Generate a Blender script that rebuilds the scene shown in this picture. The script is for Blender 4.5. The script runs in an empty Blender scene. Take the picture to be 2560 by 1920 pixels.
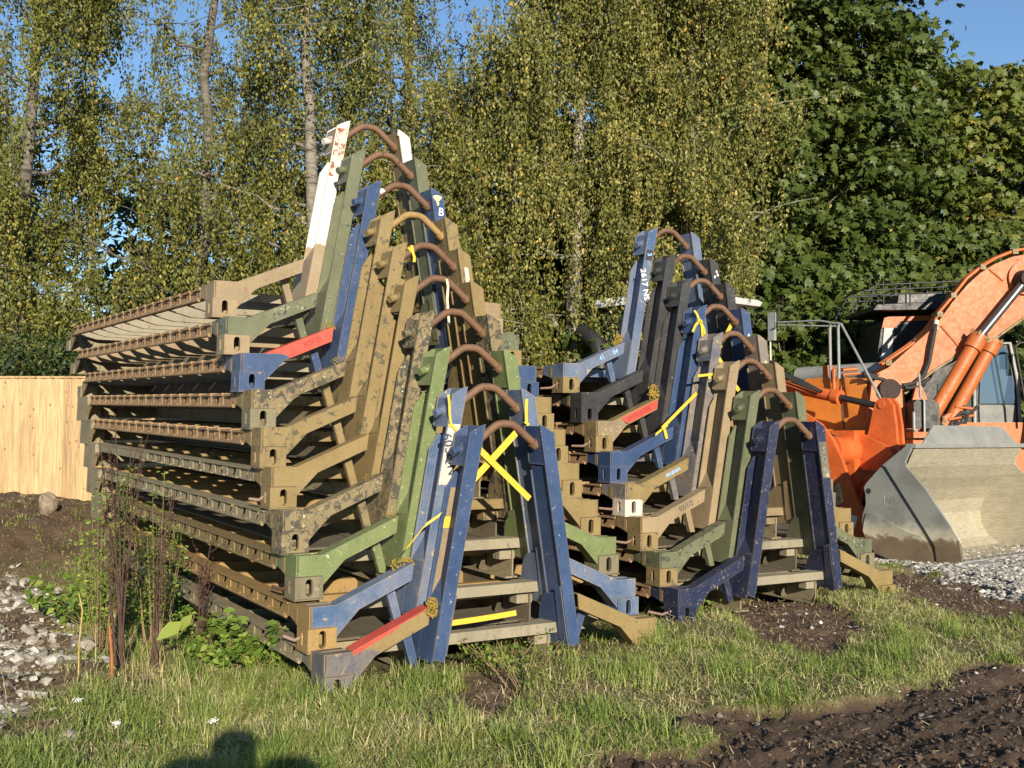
import bpy, math, random
import numpy as np
from mathutils import Matrix, Vector
random.seed(7); RNG = np.random.default_rng(11)
R = math.radians
sc = bpy.context.scene
COL = sc.collection

# ------------------------------------------------------------------ camera, sky, sun, exposure
CAM_Z = 1.5027
cam = bpy.data.objects.new("Camera", bpy.data.cameras.new("Camera"))
COL.objects.link(cam); sc.camera = cam
cam.location = (0, 0, CAM_Z); cam.rotation_euler = (math.pi/2 + 0.054, 0, 0)
cam.data.sensor_width = 36; cam.data.lens = 37.305
cam.data.clip_start = 0.02; cam.data.clip_end = 2000

SUN_EL, SUN_AZ = 15.6, 166.0
world = bpy.data.worlds.new("World"); sc.world = world; world.use_nodes = True
wn = world.node_tree; bg = wn.nodes["Background"]
sky = wn.nodes.new("ShaderNodeTexSky"); sky.sky_type = 'NISHITA'; sky.sun_disc = False
sky.sun_elevation = R(SUN_EL); sky.sun_rotation = R(SUN_AZ)
sky.air_density = 1.0; sky.dust_density = 0.0; sky.ozone_density = 3.5
wn.links.new(sky.outputs[0], bg.inputs[0]); bg.inputs[1].default_value = 0.10
sun = bpy.data.objects.new("Sun", bpy.data.lights.new("Sun", 'SUN')); COL.objects.link(sun)
sun.data.energy = 5.0; sun.data.angle = R(0.5); sun.data.color = (1.0, 0.89, 0.71)
sdir = Vector((math.sin(R(SUN_AZ))*math.cos(R(SUN_EL)), math.cos(R(SUN_AZ))*math.cos(R(SUN_EL)), math.sin(R(SUN_EL))))
sun.rotation_euler = sdir.to_track_quat('Z', 'Y').to_euler()
sun.location = (3, -6, 8)
sc.render.engine = 'CYCLES'
sc.view_settings.view_transform = 'Standard'; sc.view_settings.look = 'None'
sc.view_settings.gamma = 1; sc.view_settings.exposure = 0.75
sc.cycles.max_bounces = 6; sc.cycles.transparent_max_bounces = 4

# ------------------------------------------------------------------ helpers
def link(o, parent=None):
    COL.objects.link(o)
    if parent: o.parent = parent
    return o
def tag(o, label=None, cat=None, group=None, kind=None):
    if label: o['label'] = label
    if cat: o['category'] = cat
    if group: o['group'] = group
    if kind: o['kind'] = kind
    return o
def empty(name, loc=(0,0,0), rot=(0,0,0)):
    o = bpy.data.objects.new(name, None); o.location = loc; o.rotation_euler = rot
    o.empty_display_size = 0.2
    return link(o)
class MB:
    def __init__(s): s.v = []; s.f = []; s.sm = []
    def add(s, vs, fs, smooth=False):
        n = len(s.v); s.v += [tuple(v) for v in vs]; s.f += [tuple(n+i for i in f) for f in fs]
        s.sm += [smooth]*len(fs); return s
    def box(s, x0, x1, y0, y1, z0, z1):
        vs = [(x, y, z) for z in (z0, z1) for y in (y0, y1) for x in (x0, x1)]
        return s.add(vs, [(0,2,3,1),(4,5,7,6),(0,1,5,4),(2,6,7,3),(0,4,6,2),(1,3,7,5)])
    def hexa(s, b, t):            # bottom 4 + top 4 corners, same winding
        return s.add(list(b)+list(t), [(3,2,1,0),(4,5,6,7),(0,1,5,4),(1,2,6,5),(2,3,7,6),(3,0,4,7)])
    def prism(s, poly, a, b, axis='y'):
        n = len(poly)
        def P(p, c):
            if axis == 'y': return (p[0], c, p[1])
            if axis == 'x': return (c, p[0], p[1])
            return (p[0], p[1], c)
        vs = [P(p, a) for p in poly] + [P(p, b) for p in poly]
        fs = [tuple(range(n))[::-1], tuple(range(n, 2*n))] + [(i, (i+1) % n, n+(i+1) % n, n+i) for i in range(n)]
        return s.add(vs, fs)
    def tube(s, pts, r, n=10, cap=True):
        pts = [Vector(p) for p in pts]; m = len(pts)
        rs = [float(q) for q in r] if isinstance(r, (list, tuple)) else [float(r)]*m
        rings = []; up = None
        for i, p in enumerate(pts):
            d = (pts[min(i+1, m-1)] - pts[max(i-1, 0)]).normalized()
            if up is None:
                a = Vector((0,0,1)) if abs(d.z) < .9 else Vector((1,0,0))
                u = d.cross(a).normalized()
            else:
                u = (up - d*up.dot(d)).normalized()
            up = u; w = d.cross(u)
            rings.append([p + rs[i]*(math.cos(2*math.pi*k/n)*u + math.sin(2*math.pi*k/n)*w) for k in range(n)])
        vs = [v for r_ in rings for v in r_]
        fs = [(i*n+k, i*n+(k+1) % n, (i+1)*n+(k+1) % n, (i+1)*n+k) for i in range(m-1) for k in range(n)]
        s.add(vs, fs, True)
        if cap: s.add(rings[0], [tuple(range(n))[::-1]]); s.add(rings[-1], [tuple(range(n))])
        return s
    def ribbon(s, pts, w, wdir, t=0.003):
        pts = [Vector(p) for p in pts]; wd = Vector(wdir).normalized()*w/2
        vs = []; fs = []
        for i, p in enumerate(pts):
            d = (pts[min(i+1, len(pts)-1)] - pts[max(i-1, 0)]).normalized(); nn = d.cross(wd.normalized()).normalized()*t/2
            vs += [p-wd-nn, p+wd-nn, p+wd+nn, p-wd+nn]
        for i in range(len(pts)-1):
            a = 4*i; b = a+4
            fs += [(a,a+1,b+1,b),(a+1,a+2,b+2,b+1),(a+2,a+3,b+3,b+2),(a+3,a,b,b+3)]
        fs += [(3,2,1,0), tuple(range(len(vs)-4, len(vs)))]
        return s.add(vs, fs)
    def xf(s, M):
        s.v = [tuple(M @ Vector(v)) for v in s.v]; return s
    def mirror(s):
        s.v = [(-x, y, z) for x, y, z in s.v]; s.f = [f[::-1] for f in s.f]; return s
    def mesh(s, name):
        me = bpy.data.meshes.new(name); me.from_pydata(s.v, [], s.f)
        me.polygons.foreach_set('use_smooth', s.sm); me.update(); return me
    def build(s, name, mat, parent=None, loc=None, rot=None):
        me = s.mesh(name); me.materials.append(mat)
        o = link(bpy.data.objects.new(name, me), parent)
        if loc: o.location = loc
        if rot: o.rotation_euler = rot
        return o
def obj_from(me, name, mat, parent=None):
    o = link(bpy.data.objects.new(name, me), parent)
    o.material_slots[0].link = 'OBJECT'; o.material_slots[0].material = mat
    return o
def np_mesh(name, verts, faces_flat, loop_counts, mat, parent=None, attrs=None, smooth=False):
    me = bpy.data.meshes.new(name); nv = len(verts); nf = len(loop_counts)
    me.vertices.add(nv); me.vertices.foreach_set('co', np.asarray(verts, np.float32).ravel())
    me.loops.add(len(faces_flat)); me.loops.foreach_set('vertex_index', np.asarray(faces_flat, np.int32))
    me.polygons.add(nf); st = np.concatenate([[0], np.cumsum(loop_counts)[:-1]]).astype(np.int32)
    me.polygons.foreach_set('loop_start', st)
    me.polygons.foreach_set('use_smooth', [smooth]*nf)
    me.update(calc_edges=True)
    for k, a in (attrs or {}).items():
        at = me.attributes.new(k, 'FLOAT', 'POINT'); at.data.foreach_set('value', np.asarray(a, np.float32))
    me.materials.append(mat)
    return link(bpy.data.objects.new(name, me), parent)
# value noise in numpy
_g = RNG.random((256, 256))
def vnoise(x, y, sc_=1.0, off=0.0):
    x = np.asarray(x)*sc_+off*17.3+1000; y = np.asarray(y)*sc_+off*9.1+1000
    xi = np.floor(x).astype(int); yi = np.floor(y).astype(int); fx = x-xi; fy = y-yi
    fx = fx*fx*(3-2*fx); fy = fy*fy*(3-2*fy)
    a = _g[xi % 256, yi % 256]; b = _g[(xi+1) % 256, yi % 256]; c = _g[xi % 256, (yi+1) % 256]; d = _g[(xi+1) % 256, (yi+1) % 256]
    return (a*(1-fx)+b*fx)*(1-fy)+(c*(1-fx)+d*fx)*fy
def fbm(x, y, s=1.0, o=4, off=0.0):
    t = 0; a = .5; tot = 0
    for k in range(o):
        t = t+a*vnoise(x, y, s*2**k, off+k*3.7); tot += a; a *= .55
    return t/tot
def sstep(a, b, x):
    t = np.clip((x-a)/(b-a), 0, 1); return t*t*(3-2*t)

# ------------------------------------------------------------------ materials
def newmat(name):
    m = bpy.data.materials.new(name); m.use_nodes = True
    nt = m.node_tree; return m, nt, nt.nodes['Principled BSDF']
def N(nt, t, **k):
    n = nt.nodes.new(t)
    for a, b in k.items():
        if a == 'inp':
            for i, v in b.items(): n.inputs[i].default_value = v
        else: setattr(n, a, b)
    return n
def ramp(nt, stops, interp='LINEAR'):
    r = nt.nodes.new('ShaderNodeValToRGB'); cr = r.color_ramp; cr.interpolation = interp
    while len(cr.elements) < len(stops): cr.elements.new(.5)
    for e, (p, c) in zip(cr.elements, stops):
        e.position = p; e.color = (*c, 1) if len(c) == 3 else c
    return r
def G1(v): return (v, v, v)
def mixc(nt, fac, a, b, mode='MIX'):
    m = nt.nodes.new('ShaderNodeMix'); m.data_type = 'RGBA'; m.blend_type = mode
    for sock, v in ((m.inputs[0], fac), (m.inputs[6], a), (m.inputs[7], b)):
        if hasattr(v, 'is_linked') or isinstance(v, bpy.types.NodeSocket): nt.links.new(v, sock)
        elif isinstance(v, (int, float)): sock.default_value = v
        else: sock.default_value = (*v, 1)
    return m.outputs[2]
def coords(nt, scale=(1,1,1)):
    tc = nt.nodes.new('ShaderNodeTexCoord'); oi = nt.nodes.new('ShaderNodeObjectInfo')
    mul = nt.nodes.new('ShaderNodeMath'); mul.operation = 'MULTIPLY'; mul.inputs[1].default_value = 37.0
    nt.links.new(oi.outputs['Random'], mul.inputs[0])
    ad = nt.nodes.new('ShaderNodeVectorMath'); ad.operation = 'ADD'
    nt.links.new(tc.outputs['Object'], ad.inputs[0]); nt.links.new(mul.outputs[0], ad.inputs[1])
    mp = nt.nodes.new('ShaderNodeMapping'); mp.inputs['Scale'].default_value = scale
    nt.links.new(ad.outputs[0], mp.inputs[0]); return mp.outputs[0]
def noise(nt, vec, s, d=6, rough=.6, dist=0):
    n = nt.nodes.new('ShaderNodeTexNoise'); n.inputs['Scale'].default_value = s
    n.inputs['Detail'].default_value = d; n.inputs['Roughness'].default_value = rough
    n.inputs['Distortion'].default_value = dist
    if vec is not None: nt.links.new(vec, n.inputs['Vector'])
    return n.outputs['Fac']
def bump(nt, h, b, strength=.3, dist=.01, prev=None):
    bp = nt.nodes.new('ShaderNodeBump'); bp.inputs['Strength'].default_value = strength
    bp.inputs['Distance'].default_value = dist; nt.links.new(h, bp.inputs['Height'])
    if prev: nt.links.new(prev, bp.inputs['Normal'])
    if b: nt.links.new(bp.outputs[0], b.inputs['Normal'])
    return bp.outputs[0]
_pc = {}
def paint(base, under=(.12,.05,.025), chip=.1, dirt=(.30,.21,.10), damt=.3, rough=.55, streak=.2, speck=None, spamt=0.0, below=None, edge=True):
    """weathered steel paint: base coat, chips to an undercoat, dust, vertical run marks, optional pale specks"""
    key = (base, under, chip, dirt, damt, rough, streak, speck, spamt, below, edge)
    if key in _pc: return _pc[key]
    m, nt, b = newmat('weathered_paint')
    v = coords(nt); vs = coords(nt, (14, 14, 1.2))
    n1 = noise(nt, v, 3.0, 8, .65); n2 = noise(nt, v, 16, 9, .72, .6); n3 = noise(nt, vs, 1.0, 5, .6); n4 = noise(nt, v, 60, 4, .6)
    r0 = ramp(nt, [(.3, tuple(c*.74 for c in base)), (.7, tuple(min(1, c*1.18) for c in base))]); nt.links.new(n1, r0.inputs[0])
    ng = noise(nt, v, 110, 4, .7); rg_ = ramp(nt, [(.3, G1(.72)), (.62, G1(1.12))]); nt.links.new(ng, rg_.inputs[0])
    c = mixc(nt, 1, r0.outputs[0], rg_.outputs[0], 'MULTIPLY')
    if below:
        tcz = N(nt, 'ShaderNodeTexCoord'); spz = N(nt, 'ShaderNodeSeparateXYZ'); nt.links.new(tcz.outputs['Object'], spz.inputs[0])
        zz_ = N(nt, 'ShaderNodeMath', operation='MULTIPLY_ADD'); nt.links.new(n2, zz_.inputs[0]); zz_.inputs[1].default_value = .05; nt.links.new(spz.outputs[2], zz_.inputs[2])
        rz = ramp(nt, [(.0, G1(0)), (.004, G1(1))]); mz = N(nt, 'ShaderNodeMath', operation='SUBTRACT'); nt.links.new(zz_.outputs[0], mz.inputs[0]); mz.inputs[1].default_value = below[1]; nt.links.new(mz.outputs[0], rz.inputs[0])
        c = mixc(nt, rz.outputs[0], below[0], c)
    rd = ramp(nt, [(.5-.3*damt, G1(0)), (.62-.1*damt, G1(1))])
    md = nt.nodes.new('ShaderNodeMath'); md.operation = 'MULTIPLY_ADD'; nt.links.new(n4, md.inputs[0]); md.inputs[1].default_value = .35
    sm = nt.nodes.new('ShaderNodeMath'); sm.operation = 'MULTIPLY'; sm.inputs[1].default_value = .72; nt.links.new(n1, sm.inputs[0])
    nt.links.new(sm.outputs[0], md.inputs[2]); nt.links.new(md.outputs[0], rd.inputs[0])
    fd = nt.nodes.new('ShaderNodeMath'); fd.operation = 'MULTIPLY'; fd.inputs[1].default_value = min(.9, damt*1.0)
    nt.links.new(rd.outputs[0], fd.inputs[0])
    c = mixc(nt, fd.outputs[0], c, dirt)
    rs = ramp(nt, [(.52, G1(0)), (.70, G1(1))]); nt.links.new(n3, rs.inputs[0])
    fs = nt.nodes.new('ShaderNodeMath'); fs.operation = 'MULTIPLY'; fs.inputs[1].default_value = streak; nt.links.new(rs.outputs[0], fs.inputs[0])
    c = mixc(nt, fs.outputs[0], c, tuple(x*.45 for x in dirt))
    rc = ramp(nt, [(.66-.16*chip, G1(0)), (.68-.16*chip, G1(1))]); nt.links.new(n2, rc.inputs[0])
    if chip > 0: c = mixc(nt, rc.outputs[0], c, under)
    if speck:
        n5 = noise(nt, v, 34, 6, .8); r5 = ramp(nt, [(.64-.2*spamt, G1(0)), (.67-.2*spamt, G1(1))]); nt.links.new(n5, r5.inputs[0])
        c = mixc(nt, r5.outputs[0], c, speck)
    if edge:
        bv = N(nt, 'ShaderNodeBevel', samples=3); bv.inputs['Radius'].default_value = .009
        ge = N(nt, 'ShaderNodeNewGeometry'); dt = N(nt, 'ShaderNodeVectorMath', operation='DOT_PRODUCT'); nt.links.new(bv.outputs[0], dt.inputs[0]); nt.links.new(ge.outputs['Normal'], dt.inputs[1])
        ed = N(nt, 'ShaderNodeMath', operation='MULTIPLY_ADD'); nt.links.new(dt.outputs['Value'], ed.inputs[0]); ed.inputs[1].default_value = -1.6; ed.inputs[2].default_value = 1.6
        e2 = N(nt, 'ShaderNodeMath', operation='ADD'); nt.links.new(ed.outputs[0], e2.inputs[0]); nt.links.new(n2, e2.inputs[1])
        re_ = ramp(nt, [(.66, G1(0)), (.74, G1(.85))]); nt.links.new(e2.outputs[0], re_.inputs[0])
        c = mixc(nt, re_.outputs[0], c, tuple(.5*u+.5*d for u, d in zip(under, dirt)))
    nt.links.new(c, b.inputs['Base Color'])
    rr = ramp(nt, [(.3, G1(rough-.12)), (.7, G1(min(1, rough+.2)))]); nt.links.new(n2, rr.inputs[0]); nt.links.new(rr.outputs[0], b.inputs['Roughness'])
    pass
    bump(nt, n2, b, .25, .003)
    _pc[key] = m; return m
def simple(name, col, rough=.6, metal=0, nz=12, var=.25, bs=.2, bd=.004):
    m, nt, b = newmat(name); v = coords(nt); n = noise(nt, v, nz, 7, .65)
    r = ramp(nt, [(.3, tuple(c*(1-var) for c in col)), (.7, tuple(min(1, c*(1+var)) for c in col))]); nt.links.new(n, r.inputs[0])
    nt.links.new(r.outputs[0], b.inputs['Base Color']); b.inputs['Roughness'].default_value = rough; b.inputs['Metallic'].default_value = metal
    bump(nt, n, b, bs, bd); return m

TAN = (.235,.165,.060); TAND = (.10,.085,.05); BROWN = (.17,.115,.06); BLUE = (.030,.062,.148); LBLUE = (.055,.115,.235); NAVY = (.011,.020,.060)
OLIVE = (.13,.145,.075); GREEN = (.12,.17,.055); CHAR = (.032,.033,.036); RED = (.50,.045,.032); WHITE = (.62,.62,.57); BEIGE = (.26,.195,.115)
MUDT = (.27,.20,.10)
GRM = (.19,.165,.10)
P = {
 'tan': paint(TAN, (.08,.07,.045), .2, (.19,.14,.07), .35, .6, .2),
 'tan2': paint(TAN, (.075,.065,.04), .6, (.18,.135,.07), .4, .62, .35),
 'tan3': paint((.22,.165,.08), (.055,.05,.036), .95, (.16,.125,.07), .5, .65, .4, (.66,.62,.48), .12),
 'ochre': paint((.30,.185,.062), (.14,.10,.05), .3, (.24,.165,.07), .3, .65, .35),
 'beige': paint(BEIGE, (.20,.12,.07), .35, (.25,.185,.10), .3, .6, .2),
 'blue': paint(BLUE, (.30,.23,.14), .10, (.10,.10,.10), .12, .42, .08, (.4,.39,.35), .02),
 'blued': paint((.03,.05,.12), (.30,.22,.12), .25, (.22,.17,.10), .55, .5, .2, (.5,.45,.35), .05),
 'lblue': paint(LBLUE, (.36,.27,.15), .22, (.33,.25,.14), .25, .45, .45),
 'navy': paint((.012,.020,.062), (.20,.16,.11), .2, (.05,.05,.06), .3, .40, .1, (.24,.20,.15), .20),
 'tblue': paint((.04,.075,.15), (.33,.25,.14), .45, (.30,.22,.12), .55, .5, .3),
 'olive': paint((.105,.12,.065), (.03,.035,.04), .22, (.17,.15,.09), .25, .5, .15, (.5,.5,.4), .02),
 'olive2': paint((.105,.12,.065), (.03,.035,.04), .6, (.17,.15,.09), .35, .5, .25, (.6,.58,.45), .10),
 'green': paint(GREEN, (.10,.10,.06), .15, (.22,.2,.11), .3, .5, .25, (.62,.62,.42), .10),
 'char': paint(CHAR, (.09,.05,.035), .12, (.07,.065,.06), .3, .45, .2, (.4,.4,.38), .03),
 'red': paint(RED, (.35,.09,.06), .35, (.45,.13,.08), .35, .5, .35),
 'white': paint(WHITE, (.30,.10,.05), .22, (.55,.50,.42), .15, .5, .1),
 'whiterust': paint((.66,.62,.55), (.24,.07,.035), .95, (.40,.2,.12), .4, .6, .3),
 'rust': paint((.13,.060,.034), (.06,.03,.02), .4, (.19,.12,.065), .4, .6, .2),
 'rail': paint((.29,.175,.085), (.13,.065,.035), .45, (.30,.21,.11), .4, .75, .3),
 'railg': paint((.22,.19,.115), (.09,.08,.055), .5, (.28,.22,.13), .4, .75, .3, (.5,.48,.38), .08),
 'grey': paint((.25,.235,.18), (.12,.10,.07), .3, (.25,.20,.12), .5, .7, .4, (.45,.43,.3), .06),
 'grime': paint(GRM, (.07,.06,.045), .4, (.14,.12,.07), .5, .7, .4, (.4,.38,.25), .05),
 'white10': paint(WHITE, (.30,.10,.05), .22, (.50,.46,.38), .15, .5, .1, None, 0, (BEIGE, .64)),
 'deck': paint((.10,.085,.06), (.05,.045,.035), .3, (.16,.13,.08), .5, .85, .4),
 'pink': paint((.55,.36,.28), (.3,.15,.1), .2, (.4,.3,.2), .3, .6, .1),
 'pale': paint((.62,.55,.47), (.30,.20,.13), .5, (.45,.36,.25), .3, .65, .3),
 'orange': paint((.56,.105,.022), (.20,.07,.03), .02, (.55,.20,.07), .15, .42, .08),
 'orange2': paint((.46,.115,.022), (.10,.05,.03), .15, (.30,.10,.035), .2, .5, .28),
 'orangeY': paint((.58,.185,.028), (.35,.15,.05), .08, (.62,.25,.06), .2, .45, .08),
 'bgrey': paint((.21,.215,.20), (.35,.34,.30), .12, (.25,.23,.18), .2, .45, .05, (.45,.43,.37), .03),
 'blk': paint((.014,.014,.015), (.05,.045,.04), .05, (.04,.037,.032), .2, .5, .1),
 'steel': paint((.24,.25,.25), (.12,.12,.12), .2, (.3,.3,.28), .3, .4, .1),
}
M_chrome = simple('chrome_rod', (.12,.12,.12), .35, .7, 8, .2, .05)
M_greasy = simple('greasy_dirt', (.035,.022,.015), .8, 0, 30, .5, .9, .02)
M_rubber = simple('rubber', (.022,.021,.020), .75, 0, 40, .4, .4)
M_tyre = simple('dusty_tyre', (.085,.08,.07), .9, 0, 12, .3, .5)
M_strap = simple('yellow_strap', (.56,.40,.035), .6, 0, 60, .12, .3)
M_cream = simple('pale_twine', (.72,.62,.38), .7, 0, 30, .2, .2)
M_moss = simple('yellow_moss', (.30,.20,.03), .95, 0, 70, .55, 1.0, .02)
M_whitep = simple('white_marking', (.72,.72,.70), .6, 0, 30, .15, .1)
M_yellowp = simple('pale_yellow_marking', (.75,.70,.30), .6, 0, 30, .15, .1)
M_bluep = simple('pale_blue_marking', (.25,.48,.80), .6, 0, 30, .2, .1)
M_dkp = simple('dark_marking', (.06,.055,.06), .7, 0, 30, .2, .1)
M_roofw = simple('white_plastic', (.72,.73,.72), .35, 0, 5, .05, .05)
M_dirtglass = simple('dirty_glass', (.10,.105,.10), .35, 0, 5, .5, .05)
def glassmat(name, col, rough=.06):
    m, nt, b = newmat(name); b.inputs['Base Color'].default_value = (*col, 1); b.inputs['Roughness'].default_value = rough
    b.inputs['Specular IOR Level'].default_value = .8; b.inputs['Coat Weight'].default_value = .6
    return m
M_glass = glassmat('cab_glass', (.02,.03,.035))
M_lamp = glassmat('lamp_lens', (.65,.66,.68), .15)

# bucket: bright worn inside
def worn_bucket():
    m, nt, b = newmat('scoured_steel'); v = coords(nt); vs = coords(nt, (3, 3, 22))
    n = noise(nt, v, 2.2, 8, .6); n2 = noise(nt, vs, 3, 6, .7, .4)
    r = ramp(nt, [(.35, (.27,.24,.17)), (.55, (.38,.345,.26)), (.75, (.44,.405,.32))]); nt.links.new(n2, r.inputs[0])
    r2 = ramp(nt, [(.5, G1(0)), (.8, G1(.6))]); nt.links.new(n, r2.inputs[0])
    c = mixc(nt, r2.outputs[0], r.outputs[0], (.24,.20,.14)); nt.links.new(c, b.inputs['Base Color'])
    b.inputs['Roughness'].default_value = .5; b.inputs['Metallic'].default_value = .15; bump(nt, n2, b, .15, .004); return m
M_scour = worn_bucket()
def mudded_grey():
    m, nt, b = newmat('muddy_grey_paint'); tc = N(nt, 'ShaderNodeTexCoord'); sp = N(nt, 'ShaderNodeSeparateXYZ')
    nt.links.new(tc.outputs['Object'], sp.inputs[0]); v = coords(nt); n = noise(nt, v, 9, 9, .75, .5); nb = noise(nt, v, 2.4, 4)
    # worn band and dried mud where the plate has dug: the wear line follows height on the plate
    ad = N(nt, 'ShaderNodeMath', operation='MULTIPLY_ADD'); ad.inputs[1].default_value = .34; nt.links.new(n, ad.inputs[0]); nt.links.new(sp.outputs[2], ad.inputs[2])
    r = ramp(nt, [(.36, (.14,.105,.07)), (.42, (.17,.13,.085)), (.45, (.42,.38,.29)), (.53, (.38,.36,.29)), (.64, (.20,.205,.19))]); nt.links.new(ad.outputs[0], r.inputs[0])
    r3 = ramp(nt, [(.4, G1(.8)), (.6, G1(1.12))]); nt.links.new(nb, r3.inputs[0])
    c = mixc(nt, 1.0, r.outputs[0], r3.outputs[0], 'MULTIPLY'); nt.links.new(c, b.inputs['Base Color'])
    b.inputs['Roughness'].default_value = .5; bump(nt, n, b, .15, .004); return m
M_mudgrey = mudded_grey()

# ------------------------------------------------------------------ ground
YAW1, YAW2, TILT = .5673, .5328, .0325
def rack_coords(x, y):
    dx = x+.0385; dy = y-6.74
    q = dx*(-math.cos(YAW1)) + dy*(-math.sin(YAW1)) - 1.22      # distance to the left of the first stack
    t = -dx*math.sin(YAW1) + dy*math.cos(YAW1)                  # distance along it
    return q, t
def inside_rack(x, y, n):
    if n == 1: ox, oy, a = -.0385, 6.74, YAW1
    else: ox, oy, a = 2.33, 8.89, YAW2
    dx = x-ox; dy = y-oy
    u = dx*math.cos(a)+dy*math.sin(a); t = -dx*math.sin(a)+dy*math.cos(a)
    return (np.abs(u) < 1.1) & (t > .25) & (t < 6)
def mud_mask(x, y):
    n = fbm(x, y, 2.2, 4, 5.0)-.5; n2 = fbm(x, y, 7, 3, 9.0)-.5
    w = n*.9+n2*.5
    m1 = 1-np.sqrt(((x-2.2-.06*(y-8.6))/.52)**2+((y-8.55)/1.55)**2)+w*.7
    m2 = 1-np.sqrt(((x+.17)/.20)**2+((y-6.3)/.55)**2)+w*.9
    line = np.interp(x, [-.5, .1, .38, .63, 1.19, 1.92, 2.57, 3.46, 5, 9], [4.2, 4.7, 5.25, 5.95, 6.1, 6.25, 6.7, 7.15, 8.1, 10])
    m3 = (line-y)*1.3+w*1.4
    tuft = 1-np.sqrt(((x-.62)/.42)**2+((y-5.42)/.22)**2)+w
    m3 = np.minimum(m3, -tuft*2)
    m4 = 1-np.sqrt(((x-4.1-.1*(y-9.8))/.75)**2+((y-9.9)/1.9)**2)+w*1.2
    m5 = 1-np.sqrt(((x-1.45)/.75)**2+((y-10.2)/.9)**2)+w-.35
    m6 = 1-np.sqrt(((x+1.9)/.5)**2+((y-5.7)/.3)**2)+w*1.5-.6
    return sstep(0, .22, np.maximum.reduce([m1, m2, m3, m4, m5, m6])), sstep(-.1, .4, m3)
def gravel_mask(x, y):
    edge = np.interp(y, [8, 9, 9.7, 12.5, 14], [6.5, 4.9, 4.55, 4.15, 3.0])
    w = (fbm(x, y, 2.5, 3, 2)-.5)*.8
    return sstep(-.1, .25, (x-edge+w)*1.3)*sstep(8.3, 9.3, y+w)
def rubble_mask(x, y):
    q, t = rack_coords(x, y); w = (fbm(x, y, 1.4, 3, 12)-.5)*1.1
    lim = np.interp(y, [6, 8, 9.5, 12], [1.15, .75, .5, .5])
    a = sstep(lim-.15, lim+.35, q+w*.6)*sstep(5.1, 5.9, y+w)*sstep(12.2, 10.6, y+w)
    return a
def heightf(x, y):
    x = np.asarray(x, float); y = np.asarray(y, float)
    q, t = rack_coords(x, y)
    z = .027*np.clip(x, 0, 4)
    bank = .70*np.maximum(sstep(.5, 3.2, q)*sstep(7.5, 13, y), sstep(6.4, 8.6, t)*sstep(1.5, -1.5, x))
    z = z + bank*(.75+.5*fbm(x, y, .9, 3, 20))
    rub = rubble_mask(x, y)
    z = z + rub*(fbm(x, y, 2.2, 4, 3)-.35)*.32
    z = z + bank*.28*(fbm(x, y, 3.0, 4, 8)-.5)
    mud, deep = mud_mask(x, y); g = gravel_mask(x, y)
    z = z + (fbm(x, y, .8, 3, 1)-.5)*.07 + (fbm(x, y, 4, 3, 6)-.5)*.035
    # churned soil, with wheel lugs running across the deep mud
    a = .55; u = x*math.cos(a)+y*math.sin(a); v = -x*math.sin(a)+y*math.cos(a)
    lug = np.abs(np.sin(u*17+2.5*vnoise(x, y, 2, 4)))**1.5*(vnoise(u, v, 2.4, 2) > .35)
    clod = np.abs(fbm(x, y, 12, 3, 33)-.5)*.22
    z = z - mud*.045 + mud*clod*.28*(1+.35*deep) + deep*.045*lug*sstep(.2, .5, vnoise(v*.8, u*.2, 1.2, 7)) + deep*(fbm(v, u*.35, 3, 3, 14)-.5)*.14
    # soil heaped against the fronts of the two bottom racks
    z = z + .085*sstep(1.9, 1.1, np.abs((x+.04)*math.cos(YAW1)+(y-6.74)*math.sin(YAW1)))*np.exp(-((t+.05)/.75)**2)
    u2 = (x-2.33)*math.cos(YAW2)+(y-8.89)*math.sin(YAW2); t2 = -(x-2.33)*math.sin(YAW2)+(y-8.89)*math.cos(YAW2)
    z = z + .085*sstep(1.9, 1.1, np.abs(u2))*np.exp(-(t2/.8)**2)
    return z
def axis_pts(lo, hi, fine, far, mult=1.35):
    c = list(np.arange(lo, hi, fine)); s = fine
    a = [c[-1]]
    while a[-1] < far: s *= mult; a.append(a[-1]+s)
    s = fine; b = [c[0]]
    while b[-1] > -far: s *= mult; b.append(b[-1]-s)
    return np.array(b[1:][::-1]+c+a[1:])
gx = axis_pts(-7.4, 7.0, .024, 900); gy = axis_pts(4.3, 14.2, .022, 900)
GX, GY = np.meshgrid(gx, gy, indexing='ij')
GZ = heightf(np.clip(GX, -15, 15), np.clip(GY, -5, 20)); GZ = np.where((np.abs(GX) > 40) | (np.abs(GY) > 60), 0.0, GZ)
mud, deep = mud_mask(GX, GY); grav = gravel_mask(GX, GY); rub = rubble_mask(GX, GY); q_, t_ = rack_coords(GX, GY)
bank_a = np.clip(np.maximum(sstep(.3, 1.5, q_)*sstep(8, 11, GY), sstep(6.0, 7.6, t_)*sstep(3, -1.5, GX)), 0, 1)
nx, ny = GX.shape; I = np.arange(nx*ny).reshape(nx, ny)
quads = np.stack([I[:-1, :-1], I[1:, :-1], I[1:, 1:], I[:-1, 1:]], -1).reshape(-1, 4)
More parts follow.
